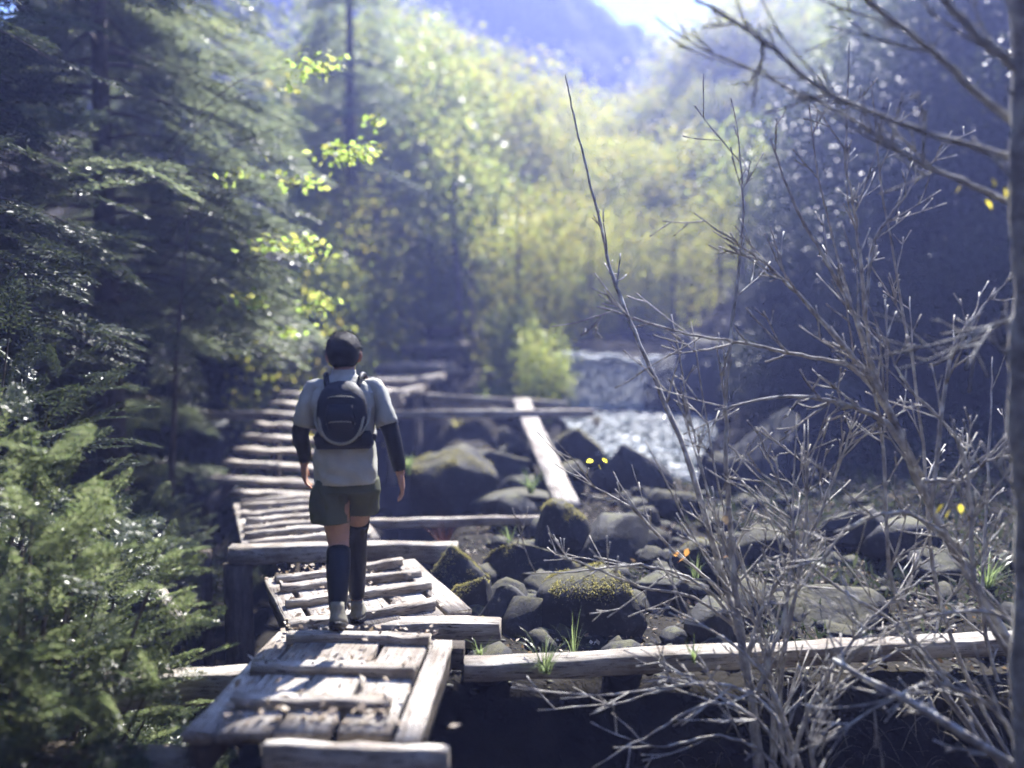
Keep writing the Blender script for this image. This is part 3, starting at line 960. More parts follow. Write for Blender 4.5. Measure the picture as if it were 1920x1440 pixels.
# shirt: open hem, sleeves
sb = MB()
loft(sb, [(0, 0, .735, .172, .128), (0, 0, .80, .176, .13), (0, .0, .88, .168, .122), (0, .0, .97, .158, .115), (0, 0, 1.06, .168, .12), (0, -.005, 1.15, .185, .12), (0, -.005, 1.21, .182, .105), (0, 0, 1.25, .15, .088), (0, .005, 1.28, .095, .075), (0, .01, 1.305, .068, .068), (0, .015, 1.33, .062, .066)], 44, 2.5, False, False, 5)
def sleeve(pts, rs):
    P = smooth_path(pts, 4)
    rr = np.interp(np.linspace(0, 1, len(P)), np.linspace(0, 1, len(rs)), rs)
    tube(sb, P, rr, 16, .05, False)
sleeve([(-.10, 0, 1.225), (-.165, 0, 1.225), (-.205, -.005, 1.13), (-.228, -.005, 1.035)], [.045, .062, .062, .066])
sleeve([(.10, 0, 1.225), (.165, 0, 1.225), (.212, -.025, 1.13), (.24, -.04, 1.035)], [.045, .062, .062, .066])
V = np.concatenate(sb.V)
V = V + fbm(V * np.array([14, 14, 8]), 4, 9)[:, None] * np.array([.020, .026, .0])
V = V + (np.sin((V[:, 2] * 1.0 + V[:, 0] * .5) * 75 + fbm(V * 6, 2, 3) * 5) * sstep(.98, .80, V[:, 2]))[:, None] * np.array([.0, .004, 0])
so = obj('shirt', mesh_np('shirt', V * np.array([.93, 1, 1]), np.concatenate(sb.Q), True), M['shirt'], person)
so.modifiers.new('cloth', 'SOLIDIFY').thickness = .004
# shorts
hb = MB()
loft(hb, [(0, 0, .69, .162, .118), (0, 0, .735, .158, .112), (0, 0, .78, .148, .10)], 36, 2.4, False, False, 5)
loft(hb, [(-.085, .0, .53, .098, .108), (-.086, 0, .6, .098, .105), (-.084, 0, .69, .095, .11), (-.075, 0, .76, .08, .1)], 28, 2.3, False, False, 5)
loft(hb, [(.06, .12, .55, .09, .105), (.068, .075, .61, .093, .108), (.078, .02, .69, .095, .112), (.075, .0, .76, .08, .1)], 28, 2.3, False, False, 5)
V = np.concatenate(hb.V)
V = V + fbm(V * np.array([14, 14, 8]), 4, 19)[:, None] * np.array([.022, .026, .0])
so = obj('shorts', mesh_np('shorts', V, np.concatenate(hb.Q), True), M['shorts'], person)
so.modifiers.new('cloth', 'SOLIDIFY').thickness = .004
def cover(name, mat, pts, rs, n=16):
    mb = MB()
    limb(mb, pts, rs, n)
    obj(name, mb.mesh(name, True), mat, person)
cover('arm_sleeve', M['black'], [(-.205, -.005, 1.09), EL, (-.229, .05, .92), (-.228, .088, .85)], [.05, .044, .04, .032])
cover('arm_sleeve', M['black'], [(.212, -.032, 1.08), ER, (.266, -.045, .88), (.281, -.034, .80)], [.05, .044, .04, .032])
cover('sock', M['black'], [(-.041, -.03, .385), (-.034, -.10, .30), (-.028, -.17, .19), (-.025, -.20, .12)], [.062, .062, .05, .043])
cover('sock', M['black'], [(.04, .145, .51), (.022, .195, .42), (.012, .262, .28), (.007, .33, .13), (.005, .36, .03)], [.066, .063, .063, .05, .043])
def shoe(pos, pitch, lab=None):
    mb = MB()
    loft(mb, [(0, .045, 0, .038, .115), (0, .045, .012, .045, .128), (0, .045, .028, .046, .13)], 20, 2.6)
    s0 = obj('shoe', mb.mesh('sole', True), M['black'], person, pos)
    s0.rotation_euler = (pitch, 0, 0)
    ub = MB()
    loft(ub, [(0, .045, .026, .044, .126), (0, .042, .05, .043, .118), (0, .015, .075, .038, .085), (0, -.02, .10, .036, .052), (0, -.03, .125, .034, .045)], 20, 2.4)
    obj('upper', ub.mesh('upper', True), M['shoe'], s0)
shoe((-.025, -.235, .035), R(-24))
shoe((.005, .38, -.118), R(-4))
# backpack: its own thing, worn
pk = thing('backpack', 'dark navy running vest pack on the walker\'s back', 'backpack', (-.865, 3.985, .14), 0, None, .9)
pb = MB()
loft(pb, [(0, -.13, .90, .06, .02), (0, -.15, .925, .10, .045), (0, -.16, .98, .13, .065), (0, -.165, 1.06, .142, .075), (0, -.16, 1.14, .138, .07), (0, -.145, 1.20, .115, .055), (0, -.125, 1.245, .075, .032), (0, -.11, 1.258, .03, .012)], 26, 2.3)
obj('pack_body', pb.mesh('pack_body', True), M['pack'], pk)
pb = MB()
loft(pb, [(0, -.10, .87, .155, .045), (0, -.10, .90, .165, .05), (0, -.10, .94, .165, .05), (0, -.10, .97, .15, .045)], 24, 3)
obj('hip_panel', pb.mesh('hip_panel', True), M['pack'], pk)
pb = MB()
tube(pb, smooth_path([(-.125, -.19, 1.08), (-.11, -.222, .99), (-.07, -.225, .93), (0, -.21, .905), (.07, -.225, .93), (.11, -.222, .99), (.125, -.19, 1.08)], 6), .008, 8)
obj('bungee_cord', pb.mesh('bungee_cord', True), M['cord'], pk)
pb = MB()
loft(pb, [(0, -.225, .99, .07, .012), (0, -.232, 1.05, .085, .014), (0, -.226, 1.13, .07, .012)], 18, 3)
obj('front_pocket', pb.mesh('front_pocket', True), M['pack'], pk)
for sx in (-1, 1):
    pb = MB()
    tube(pb, smooth_path([(sx * .085, -.13, 1.22), (sx * .10, -.07, 1.285), (sx * .11, .02, 1.285), (sx * .12, .10, 1.2), (sx * .13, .125, 1.05), (sx * .16, .06, .95), (sx * .165, -.06, .93)], 5), .016, 8)
    obj('strap', pb.mesh('strap', True), M['pack'], pk)

# pack details
for z0, ry in ((1.03, .242), (1.17, .222)):
    pb = MB()
    tube(pb, smooth_path([(-.09, -ry + .035, z0 - .02), (-.05, -ry, z0), (.05, -ry, z0), (.09, -ry + .035, z0 - .02)], 4), .0035, 6)
    obj('zip', pb.mesh('zip', True), M['cord'], pk)
for sx in (-1, 1):
    pb = MB()
    tube(pb, smooth_path([(sx * .148, -.12, 1.10), (sx * .15, -.16, 1.04), (sx * .13, -.20, .99), (sx * .10, -.215, .95)], 4), .006, 6)
    obj('compression_strap', pb.mesh('compression_strap', True), M['cord'], pk)

for o in (person, pk):                       # leaning into the walk, turned slightly to the left
    o.rotation_euler = (R(-3), R(-.4), R(5))

# ------------------------------------------------------------------ foliage builders
def spray_template(nt=16, nb=5):
    """flat conifer spray along +X, unit length: side twigs lined with needle blades"""
    P, T, L = [], [], []
    for k in range(nt):
        s = (k + .5) / nt
        for side in (-1, 1):
            ln = .42 * (1 - s) ** .8 + .06
            d = np.array([.72, side * .7, -.05])
            for j in range(nb):
                q = np.array([s, 0, 0]) + d * ln * (j + .4) / nb
                for sd in (-1, 1):
                    dirv = d * .75 + sd * np.array([-d[1], d[0], 0]) * .65 + rng.normal(0, .18, 3)
                    P.append(q); T.append(dirv); L.append(.085 * rng.uniform(.7, 1.2))
    return np.array(P), np.array(T), np.array(L)
SPR = spray_template()
SPR_S = spray_template(9, 4)
SPR_S = (SPR_S[0], SPR_S[1], SPR_S[2] * 1.35)
SPR = SPR_S
def place_sprays(org, dirs, ups, lens, tmpl, wid=.26):
    """arrays of sprays -> verts, quads"""
    X = dirs / (np.linalg.norm(dirs, axis=1)[:, None] + 1e-9)
    Y = np.cross(ups, X); Y /= np.linalg.norm(Y, axis=1)[:, None] + 1e-9
    Z = np.cross(X, Y)
    P, T, L = tmpl
    B = np.stack([X, Y, Z], 1)                        # n,3,3 rows
    droop = -.16 * P[:, 0] ** 2
    Pl = P.copy(); Pl[:, 2] += droop
    Pw = org[:, None] + lens[:, None, None] * np.einsum('kj,nji->nki', Pl, B)
    Tw = np.einsum('kj,nji->nki', T, B)
    n = len(org) * len(P)
    Nw = np.repeat(Z, len(P), 0) + rng.normal(0, .35, (n, 3))
    Lw = (lens[:, None] * L[None]).ravel()
    return blades(Pw.reshape(-1, 3), Tw.reshape(-1, 3), Nw, Lw, Lw * wid)
def conifer(name, label, loc, H, Rad, nbr, mat, zlow=.8, keep=None, seed=1, group=None, slen=.55, cat='tree', tmpl=None, lean=(0, 0), per=7):
    root = thing(name, label, cat, loc, 0, group)
    mb = MB()
    zs = np.linspace(-.5, H, 14)
    tube(mb, [(lean[0] * z / H, lean[1] * z / H, z) for z in zs], np.interp(zs, [-.5, .3, H], [.03 * H * .45 + .05, .011 * H + .04, .01]), 10, .08)
    mb.build('trunk', M['bark'], root, True)
    bb = MB()
    O, D, U, Ls = [], [], [], []
    for k in range(nbr):
        f = (k + rng.random()) / nbr
        z = zlow + (H - zlow) * f ** 1.1
        ln = Rad * (1 - (z - zlow) / (H - zlow) * .85) * rng.uniform(.6, 1.1)
        a = rng.uniform(0, 6.283)
        o = np.array([lean[0] * z / H, lean[1] * z / H, z])
        dv = np.array([math.cos(a), math.sin(a), 0])
        pts = [o + dv * ln * t + np.array([0, 0, .12 * ln * t - .38 * ln * t * t]) for t in np.linspace(0, 1, 6)]
        if keep is not None and not keep(pts[-1] + np.array(loc)) : continue
        tube(bb, pts, np.linspace(.012 + .008 * ln, .003, 6), 5, 0, False)
        m = max(3, int(per * ln / 1.3))
        for j in range(m):
            t = .18 + .82 * (j + rng.random()) / m
            i = min(4, int(t * 5)); w = t * 5 - i
            p = pts[i] * (1 - w) + pts[i + 1] * w
            side = rng.choice([-1, 1]) * rng.uniform(.2, 1.0)
            dd = dv + side * np.array([-dv[1], dv[0], 0]) + np.array([0, 0, -.25 + rng.normal(0, .12)])
            if keep is not None and not keep(p + dd * slen + np.array(loc)): continue
            O.append(p); D.append(dd); U.append(np.array([0, 0, 1]) + rng.normal(0, .2, 3)); Ls.append(slen * rng.uniform(.6, 1.2))
    bb.build('branches', M['bark'], root, True)['kind'] = 'stuff'
    V, F = place_sprays(np.array(O), np.array(D), np.array(U), np.array(Ls), tmpl or SPR)
    obj('crown', mesh_np('crown', V, F), M[mat], root)
    return root
def broadleaf(name, label, loc, H, Rad, ncl, nlf, leaf, mat, seed=1, group=None, cz=.6, cat='tree', trunk_r=None, flat=.55):
    """tapered trunk, limbs reaching clump centres, crown of leaf blades"""
    root = thing(name, label, cat, loc, 0, group)
    tr = trunk_r or H * .012 + .03
    n = 9
    top = H * .86
    P = np.array([(math.sin(t * 4 + seed) * .02 * H * t, math.cos(t * 3 + seed * 2) * .02 * H * t, -.4 + (top + .4) * t) for t in np.linspace(0, 1, n)])
    mb = MB(); tube(mb, P, np.linspace(tr * 1.25, tr * .2, n), 9, .08); mb.build('trunk', M['bark'], root, True)
    cent = []
    for k in range(ncl):
        v = unit(1)[0] * rng.random() ** .42
        cent.append(np.array([v[0] * Rad, v[1] * Rad, H * cz + v[2] * H * (1 - cz)]))
    cent = np.array(cent)
    nz = fbm(cent * .9 + seed * 3, 3, seed)
    cent = cent[nz > -.28]
    for k in range(7):
        c = cent[rng.integers(len(cent))]
        i = rng.integers(3, n - 2)
        q = [P[i], P[i] * .55 + c * .45 + np.array([0, 0, .04 * H]), c]
        mb = MB(); q = smooth_path(q, 4); tube(mb, q, np.linspace(tr * .4, tr * .08, len(q)), 6, .05, False)
        mb.build('limb', M['bark'], root, True)
    m = len(cent)
    sp = Rad * .17
    off = rng.normal(0, 1, (m, nlf, 3)) * np.array([sp, sp, sp * flat])
    Pp = (cent[:, None] + off).reshape(-1, 3)
    T = unit(len(Pp)); T[:, 2] = T[:, 2] * .6 - .2
    Nn = unit(len(Pp)) + np.array([0, 0, .8])
    L = leaf * rng.uniform(.6, 1.3, len(Pp))
    V, F = blades(Pp, T, Nn, L, L * .62)
    obj('crown', mesh_np('crown', V, F), M[mat], root)
    return root
def put(proto, first, label, loc, scale=1.0, rz=0.0, group=None, mats=None):
    o = proto if first else copy_tree(proto)
    o.location = loc
    o.rotation_euler = (0, 0, rz)
    o.scale = (scale,) * 3 if not hasattr(scale, '__len__') else scale
    tag(o, label, None, group)
    return o
def gp(px, d):
    """ground point under photo column px at distance d"""
    x = (px - 960) / FPX * d
    return (x, d, tz(x, d) - .05)

# ------------------------------------------------------------------ forest upstream
G1 = 'yellowing broadleaf trees up the valley'
protos = [broadleaf('broadleaf_tree', 'x', (0, 0, 0), 10, 2.7, 330, 48, .17, 'autumn', s, G1, cz=.58) for s in (1, 2)]
protos += [broadleaf('broadleaf_tree', 'x', (0, 0, 0), 10, 2.4, 330, 40, .15, 'green', s, G1, cz=.5) for s in (3, 4)]
protos += [broadleaf('broadleaf_tree', 'x', (0, 0, 0), 10, 2.5, 300, 22, .15, 'autumn', 6, G1, cz=.48)]
used = set()
def forest(kind, px, d, ytop, label, wide=1.0):
    loc = gp(px, d)
    H = at(px, ytop, d).z - loc[2]
    s = H / 10
    first = kind not in used
    used.add(kind)
    put(protos[kind], first, label, loc, (s * wide, s * wide, s), rng.uniform(0, 6.28), G1)
forest(2, 815, 20.5, 50, 'tree with loose yellow-green crown just right of the dark conifer column', 1.0)
forest(0, 905, 25, 70, 'bright yellow-green tree left of the blue mountain')
forest(1, 1010, 28, 120, 'bright yellow tree below the foot of the mountain')
forest(0, 1120, 33, 165, 'small bright tree in the valley centre under the mountain', 1.2)
forest(1, 1210, 30, 185, 'golden tree in the valley centre below the sky gap', 1.2)
forest(0, 1310, 34, 5, 'tall pale yellow tree just right of the sky gap')
forest(1, 1385, 32, -50, 'tall yellow tree right of the sky gap behind the hanging branch')
forest(3, 1490, 30, -30, 'tall tree behind the crossing branches at top right')
forest(2, 1590, 20, -60, 'tree at top right behind the thin vertical twigs')
forest(3, 1710, 21, -90, 'tree behind the sloping branch at upper right')
forest(2, 1850, 18, -120, 'tree behind the trunk at the right edge')
forest(4, 885, 22, 240, 'shorter green tree standing in the dark hollow behind the walkway')
forest(4, 1165, 19.5, 340, 'low green tree behind the hanging mossy twig')
forest(1, 1190, 25, 300, 'low yellow tree above the waterfall')
forest(3, 1290, 22, 400, 'green tree above the tall dark boulder')
forest(2, 1410, 20, 300, 'dull green tree at the edge of the right bank')
forest(3, 740, 24, -40, 'tall tree behind the dark conifer column')
forest(1, 1335, 27, 150, 'pale yellow tree in front of the tall ones right of the sky gap')
forest(0, 1250, 31, 150, 'lime tree right below the sky gap')
forest(1, 1440, 27, 110, 'yellow tree behind the crossing twigs right of centre')
forest(0, 1040, 24.5, 240, 'lime-yellow tree in front of the golden ones at the centre')
forest(1, 1225, 23.5, 235, 'low golden tree right of the hanging mossy twig', 1.3)
forest(0, 1320, 24.5, 265, 'low lime tree above the tall dark boulder', 1.3)
forest(1, 1405, 22.5, 270, 'low golden tree at the edge of the right bank', 1.25)
forest(0, 1150, 27, 260, 'round golden tree low in the valley centre', 1.3)
forest(4, 975, 16.3, 330, 'light green tree over the farthest landing', 1.15)
forest(4, 1040, 17.6, 300, 'lime tree over the bushes left of the waterfall', 1.15)
forest(4, 1110, 18, 345, 'light green tree above the waterfall lip', 1.15)
forest(4, 815, 21.5, 250, 'light green tree behind the upper landings', 1.1)
forest(4, 755, 19, 330, 'lime tree behind the walker\'s right shoulder', 1.1)
forest(4, 1262, 18.2, 350, 'light green tree between the golden trees and the dark bank', 1.15)
forest(4, 1350, 17.8, 330, 'light green tree leaning out from the dark bank', 1.1)
forest(4, 655, 15.6, 300, 'light green tree behind the walker\'s head', 1.1)
forest(4, 715, 20.5, 150, 'light green tree beside the dark conifer column', 1.1)
forest(0, 780, 26, 20, 'lime tree glimpsed right of the dark conifer column')
forest(2, 640, 22, -80, 'tree high on the left bank behind the conifers')
# thin dark stems in the hollow
for k, (px, d, yt, lb) in enumerate(((858, 17.2, 250, 'thin dark trunk left of the pair in the hollow'), (884, 17.6, 300, 'thin dark trunk, right of the pair in the hollow'), (930, 18, 330, 'slender dark trunk right of the pair in the hollow'), (1392, 17.5, 240, 'dark slim trunk at the left edge of the right bank'))):
    loc = gp(px, d)
    h = at(px, yt, d).z - loc[2]
    root = thing('slim_tree', lb, 'tree', loc)
    mb = MB(); tube(mb, [(.05 * math.sin(z * 1.3 + k), 0, z) for z in np.linspace(-.3, h, 10)], np.linspace(.10, .03, 10), 8, .1); mb.build('trunk', M['bark'], root, True)
    P = np.stack([rng.normal(0, .5, 700), rng.normal(0, .5, 700), rng.uniform(h * .55, h * 1.05, 700)], -1)
    V, F = blades(P, unit(700), unit(700), .13, .08)
    obj('crown', mesh_np('crown', V, F), M['green'], root)
# understory bushes behind the landings and by the fall
G2 = 'leafy bushes on the upstream banks'
bp = [broadleaf('leafy_bush', 'x', (0, 0, 0), 2, 1.0, 150, 40, .085, 'green', 11, G2, .5, 'bush', .02, .8),
      broadleaf('leafy_bush', 'x', (0, 0, 0), 2, 1.0, 150, 40, .085, 'autumn', 12, G2, .5, 'bush', .02, .8)]
fb = [True, True]
for k, px, d, yt, lb in ((0, 1012, 13.3, 610, 'green bush left of the waterfall'), (0, 965, 15, 560, 'bush behind the end of the short rail'), (1, 1010, 16.5, 500, 'yellow-green bush above the bush by the waterfall'),
                         (0, 1085, 18.5, 480, 'bush above the waterfall lip'), (1, 1160, 21, 420, 'lit yellow bush over the stream'), (0, 1240, 20.5, 480, 'bush between the waterfall and the dark bank'),
                         (0, 905, 20, 520, 'dark bush behind the farthest landing'), (0, 800, 19.5, 540, 'bush at the top of the walkway'), (0, 700, 17, 480, 'bush left of the upper landings'),
                         (0, 620, 14.5, 470, 'bush behind the walker\'s head'), (1, 560, 12.8, 520, 'bush left of the walker\'s head')):
    loc = gp(px, d)
    h = at(px, yt, d).z - loc[2]
    put(bp[k], fb[k], lb, loc, (h / 2 * .62, h / 2 * .62, h / 2), rng.uniform(0, 6.28), G2)
    fb[k] = False
# conifers
def clear(p):
    x, y, z = p
    if y < 11.2 and x > -3.45 and z < 1.15: return False        # stay off the stairs
    if x > -1.95 and y < 14 and z < 3.2: return False
    if y < 7.3 and x > -y * .30 - .25: return False
    return True
conifer('conifer_tree', 'tall conifer on the left bank whose sunlit boughs hang over the stairs', (-4.5, 8.6, tz(-4.5, 8.6)), 11, 2.9, 210, 'conifer', .5, clear, 1, slen=.72, per=11)
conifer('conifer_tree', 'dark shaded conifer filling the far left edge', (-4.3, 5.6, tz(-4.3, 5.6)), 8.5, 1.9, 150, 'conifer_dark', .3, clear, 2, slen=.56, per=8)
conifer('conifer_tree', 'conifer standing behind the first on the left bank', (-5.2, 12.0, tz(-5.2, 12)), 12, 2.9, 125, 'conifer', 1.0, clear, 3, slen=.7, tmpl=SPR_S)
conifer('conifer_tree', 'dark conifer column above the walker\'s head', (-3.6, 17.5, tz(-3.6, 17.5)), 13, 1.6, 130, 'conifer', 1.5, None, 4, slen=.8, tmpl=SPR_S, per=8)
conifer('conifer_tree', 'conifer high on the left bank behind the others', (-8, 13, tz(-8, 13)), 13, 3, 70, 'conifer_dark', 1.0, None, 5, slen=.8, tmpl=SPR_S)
# evergreen bush at the lower left, close to the camera
def evergreen(name, label, loc, Rx, Ry, H, n, mat, slen, keep=None, cat='bush'):
    root = thing(name, label, cat, loc)
    O, D, U, L = [], [], [], []
    bb = MB()
    for k in range(n):
        v = unit(1)[0]
        v[2] = abs(v[2]) * 1.0
        r = rng.uniform(.5, 1.0) ** .6
        p = np.array([v[0] * Rx * r, v[1] * Ry * r, H * (.12 + .88 * v[2] * r)])
        lump = 1 + .35 * float(fbm(np.array([p * 1.6 + 5]), 3, 31)[0])
        p = p * lump
        if keep is not None and not keep(p + np.array(loc)): continue
        dd = v * np.array([1, 1, .4]) + rng.normal(0, .3, 3) + np.array([0, 0, .1])
        O.append(p); D.append(dd); U.append(np.array([0, 0, 1]) + v * .5 + rng.normal(0, .3, 3)); L.append(slen * rng.uniform(.6, 1.25))
        if k % 6 == 0:
            q = smooth_path([(0, 0, -.2), p * .5 + np.array([0, 0, .1]), p], 3)
            tube(bb, q, np.linspace(.018, .004, len(q)), 5, 0, False)
    bb.build('branches', M['bark'], root, True)['kind'] = 'stuff'
    V, F = place_sprays(np.array(O), np.array(D), np.array(U), np.array(L), SPR_S, .34)
    obj('crown', mesh_np('crown', V, F), M[mat], root)
    return root
kb = lambda p: p[0] < -.30 * p[1] - .38 and p[0] / p[1] < -.44
evergreen('evergreen_bush', 'dense evergreen bush in the lower left foreground', (-2.3, 3.3, -1.7), .95, .8, 2.6, 1250, 'bush', .26, kb)
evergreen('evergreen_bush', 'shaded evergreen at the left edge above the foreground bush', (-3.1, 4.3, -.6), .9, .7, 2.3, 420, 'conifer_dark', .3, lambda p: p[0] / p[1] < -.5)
evergreen('evergreen_bush', 'small green bush left of the lowest stair treads', (-3.45, 7.0, -1.1), .62, .5, 1.35, 420, 'conifer', .22, lambda p: p[0] < -2.75)
# maple-like sprays with lime leaves reaching out of the conifers
mp_root = thing('lime_sapling', 'slender sapling with lime-yellow leaf sprays in front of the conifers', 'tree', (-3.5, 7.6, tz(-3.5, 7.6)))
base = Vector(mp_root.location)
mb = MB(); tube(mb, [(0, 0, -.3), (.05, 0, 1), (.1, .05, 2.2), (.2, 0, 3.3), (.35, 0, 4.6)], [.04, .036, .03, .022, .01], 7, .05); mb.build('trunk', M['bark'], mp_root, True)
PP = []
for px, py, rx, n in ((590, 120, 60, 46), (545, 160, 25, 8), (655, 285, 75, 75), (700, 225, 22, 12), (560, 340, 60, 22), (530, 455, 85, 52), (590, 470, 30, 16), (470, 560, 70, 40), (590, 570, 50, 30), (540, 620, 60, 18), (440, 330, 40, 10)):
    d = 7.4 + rng.uniform(-.4, .4)
    c = at(px, py, d)
    lp = c - base
    mb = MB(); q = smooth_path([(.08, 0, max(.6, lp.z - .7)), (lp.x * .55, lp.y * .5, lp.z - .1), tuple(lp)], 5); tube(mb, q, np.linspace(.007, .002, len(q)), 5, 0, False); mb.build('limb', M['bark'], mp_root, True)
    for k in range(int(n * 1.7)):
        t = rng.normal(0, .42)
        PP.append((lp.x + t * rx / FPX * d, lp.y + rng.normal(0, .12), lp.z + t * rx / FPX * d * .1 + rng.normal(0, .045)))
PP = np.array(PP)
T = unit(len(PP)); T[:, 2] = T[:, 2] * .5 - .35
V, F = blades(PP, T, unit(len(PP)) + np.array([0, -.3, .6]), rng.uniform(.06, .10, len(PP)), rng.uniform(.04, .065, len(PP)))
obj('crown', mesh_np('crown', V, F), M['lime'], mp_root)
# glossy evergreen shrubs on the shaded right bank
G3 = 'glossy evergreen shrubs of the shaded right bank'
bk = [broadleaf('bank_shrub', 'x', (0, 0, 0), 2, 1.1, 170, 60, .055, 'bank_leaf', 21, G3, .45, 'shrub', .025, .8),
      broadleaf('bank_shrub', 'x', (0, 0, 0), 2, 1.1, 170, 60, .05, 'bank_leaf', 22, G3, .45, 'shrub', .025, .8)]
fb = [True, True]
k = 0
rows = {}
ORD = ['first', 'second', 'third', 'fourth', 'fifth', 'sixth', 'seventh']
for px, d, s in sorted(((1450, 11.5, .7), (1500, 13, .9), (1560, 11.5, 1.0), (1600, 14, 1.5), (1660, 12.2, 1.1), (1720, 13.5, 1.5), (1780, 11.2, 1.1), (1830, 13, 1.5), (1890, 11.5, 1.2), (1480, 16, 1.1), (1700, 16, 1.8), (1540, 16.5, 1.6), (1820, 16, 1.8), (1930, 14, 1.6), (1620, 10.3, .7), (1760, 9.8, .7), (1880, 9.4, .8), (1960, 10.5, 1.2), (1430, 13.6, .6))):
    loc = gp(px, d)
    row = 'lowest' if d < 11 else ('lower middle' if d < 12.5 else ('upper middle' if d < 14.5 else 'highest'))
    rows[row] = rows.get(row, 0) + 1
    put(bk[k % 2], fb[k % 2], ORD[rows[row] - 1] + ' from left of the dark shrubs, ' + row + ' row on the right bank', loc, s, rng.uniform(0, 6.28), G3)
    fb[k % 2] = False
    k += 1
# far wood on the valley sides
n = 60000
a = rng.uniform(-.62, .66, n)
Y = rng.uniform(33, 46, n)
X = a * Y
cl = fbm(np.stack([X * .22, Y * .22, X * 0], -1), 2, 77)
hh = np.clip(3.5 + cl * 5, .5, 9) * np.sqrt(rng.random(n)) + rng.normal(0, .4, n)
sel = np.abs(a - .13) > .035
X, Y, hh = X[sel], Y[sel], hh[sel]
Z = terrain(X, Y) + hh * np.clip(np.abs(X / Y - .13) * 7, .25, 1)
V, F = blades(np.stack([X, Y, Z], -1), unit(len(X)), unit(len(X)) + np.array([0, 0, .6]), rng.uniform(.35, .8, len(X)), .38)
tag(obj('far_wood', mesh_np('far_wood', V, F), M['autumn']), 'far yellow-green woodland on the valley sides', 'wood', kind='stuff')

# ------------------------------------------------------------------ bare shrubs in front on the right
def bare_shrub(name, label, base, stems, cat='shrub', mat='twig', twig=1.35, leaves=()):
    base = Vector(base)
    root = thing(name, label, cat, base)
    for pts, r0, r1, nt in stems:
        P = smooth_path([at(x, y, d + (.5 * min(1.2, max(0, (1400 - y) / 800)) if cat == 'shrub' else 0)) - base for x, y, d in pts], 5)
        m = len(P)
        P[1:-1] += rng.normal(0, .003, (m - 2, 3))
        rr = np.linspace(r0 * 1.35, max(r1 * 1.2, .003), m) * (1 + rng.normal(0, .06, m))
        mb = MB(); tube(mb, P, rr, 7, .08)
        st = mb.build('stem', M[mat], root, True)
        tw = MB()
        any_t = False
        for k in range(int(nt * twig)):
            i = rng.integers(int(m * .2), m - 1)
            t = P[min(i + 1, m - 1)] - P[i]
            t /= np.linalg.norm(t) + 1e-9
            any_t = True
            grow(tw, P[i], t, rng.uniform(.09, .42), min(rr[i] * .6, .0062), 1 + (rng.random() < .35))
        if any_t:
            obj('twig', tw.mesh('twig', True), M[mat], st)['kind'] = 'stuff'
    for lp, L, mt in leaves:
        p = at(*lp) - base
        V = np.array([(0, 0, 0), (.3, .3, .05), (.6, .27, .02), (1, 0, -.05), (.6, -.27, .04), (.3, -.3, .03), (.5, 0, -.03)]) * L
        rot = np.array(Euler((rng.uniform(-1, 1), rng.uniform(.2, 1.4), rng.uniform(0, 6.28))).to_matrix())
        me = mesh_np('leaf', V @ rot.T, np.array([(0, 1, 6), (1, 2, 6), (2, 3, 6), (3, 4, 6), (4, 5, 6), (5, 0, 6)]))
        obj('leaf', me, M[mt], root, p)
    return root
def grow(mb, p, t, ln, r, lvl):
    v = unit(1)[0]
    v[1] *= .6
    dirv = t * .85 + v * .75 + np.array([0, 0, .1])
    dirv /= np.linalg.norm(dirv)
    n = 5
    q = [p]
    for k in range(n):
        dirv = dirv + rng.normal(0, .05, 3) + np.array([0, 0, .03])
        dirv /= np.linalg.norm(dirv)
        q.append(q[-1] + dirv * ln / n)
    q = np.array(q)
    rad = np.linspace(max(r, .0034), .0022, n + 1)
    rad[-1] = .0042                                          # end bud
    rad[rng.integers(1, n)] *= 1.4
    tube(mb, q, rad, 5, .05)
    if lvl:
        for k in range(rng.integers(1, 3)):
            i = rng.integers(1, n)
            grow(mb, q[i], (q[i + 1] - q[i]) / (ln / n), ln * rng.uniform(.3, .6), r * .7, lvl - 1)
def pl(d, *pts): return [(x, y, d if len(p_) == 2 else p_[2]) for p_ in pts for x, y in [p_[:2]]]
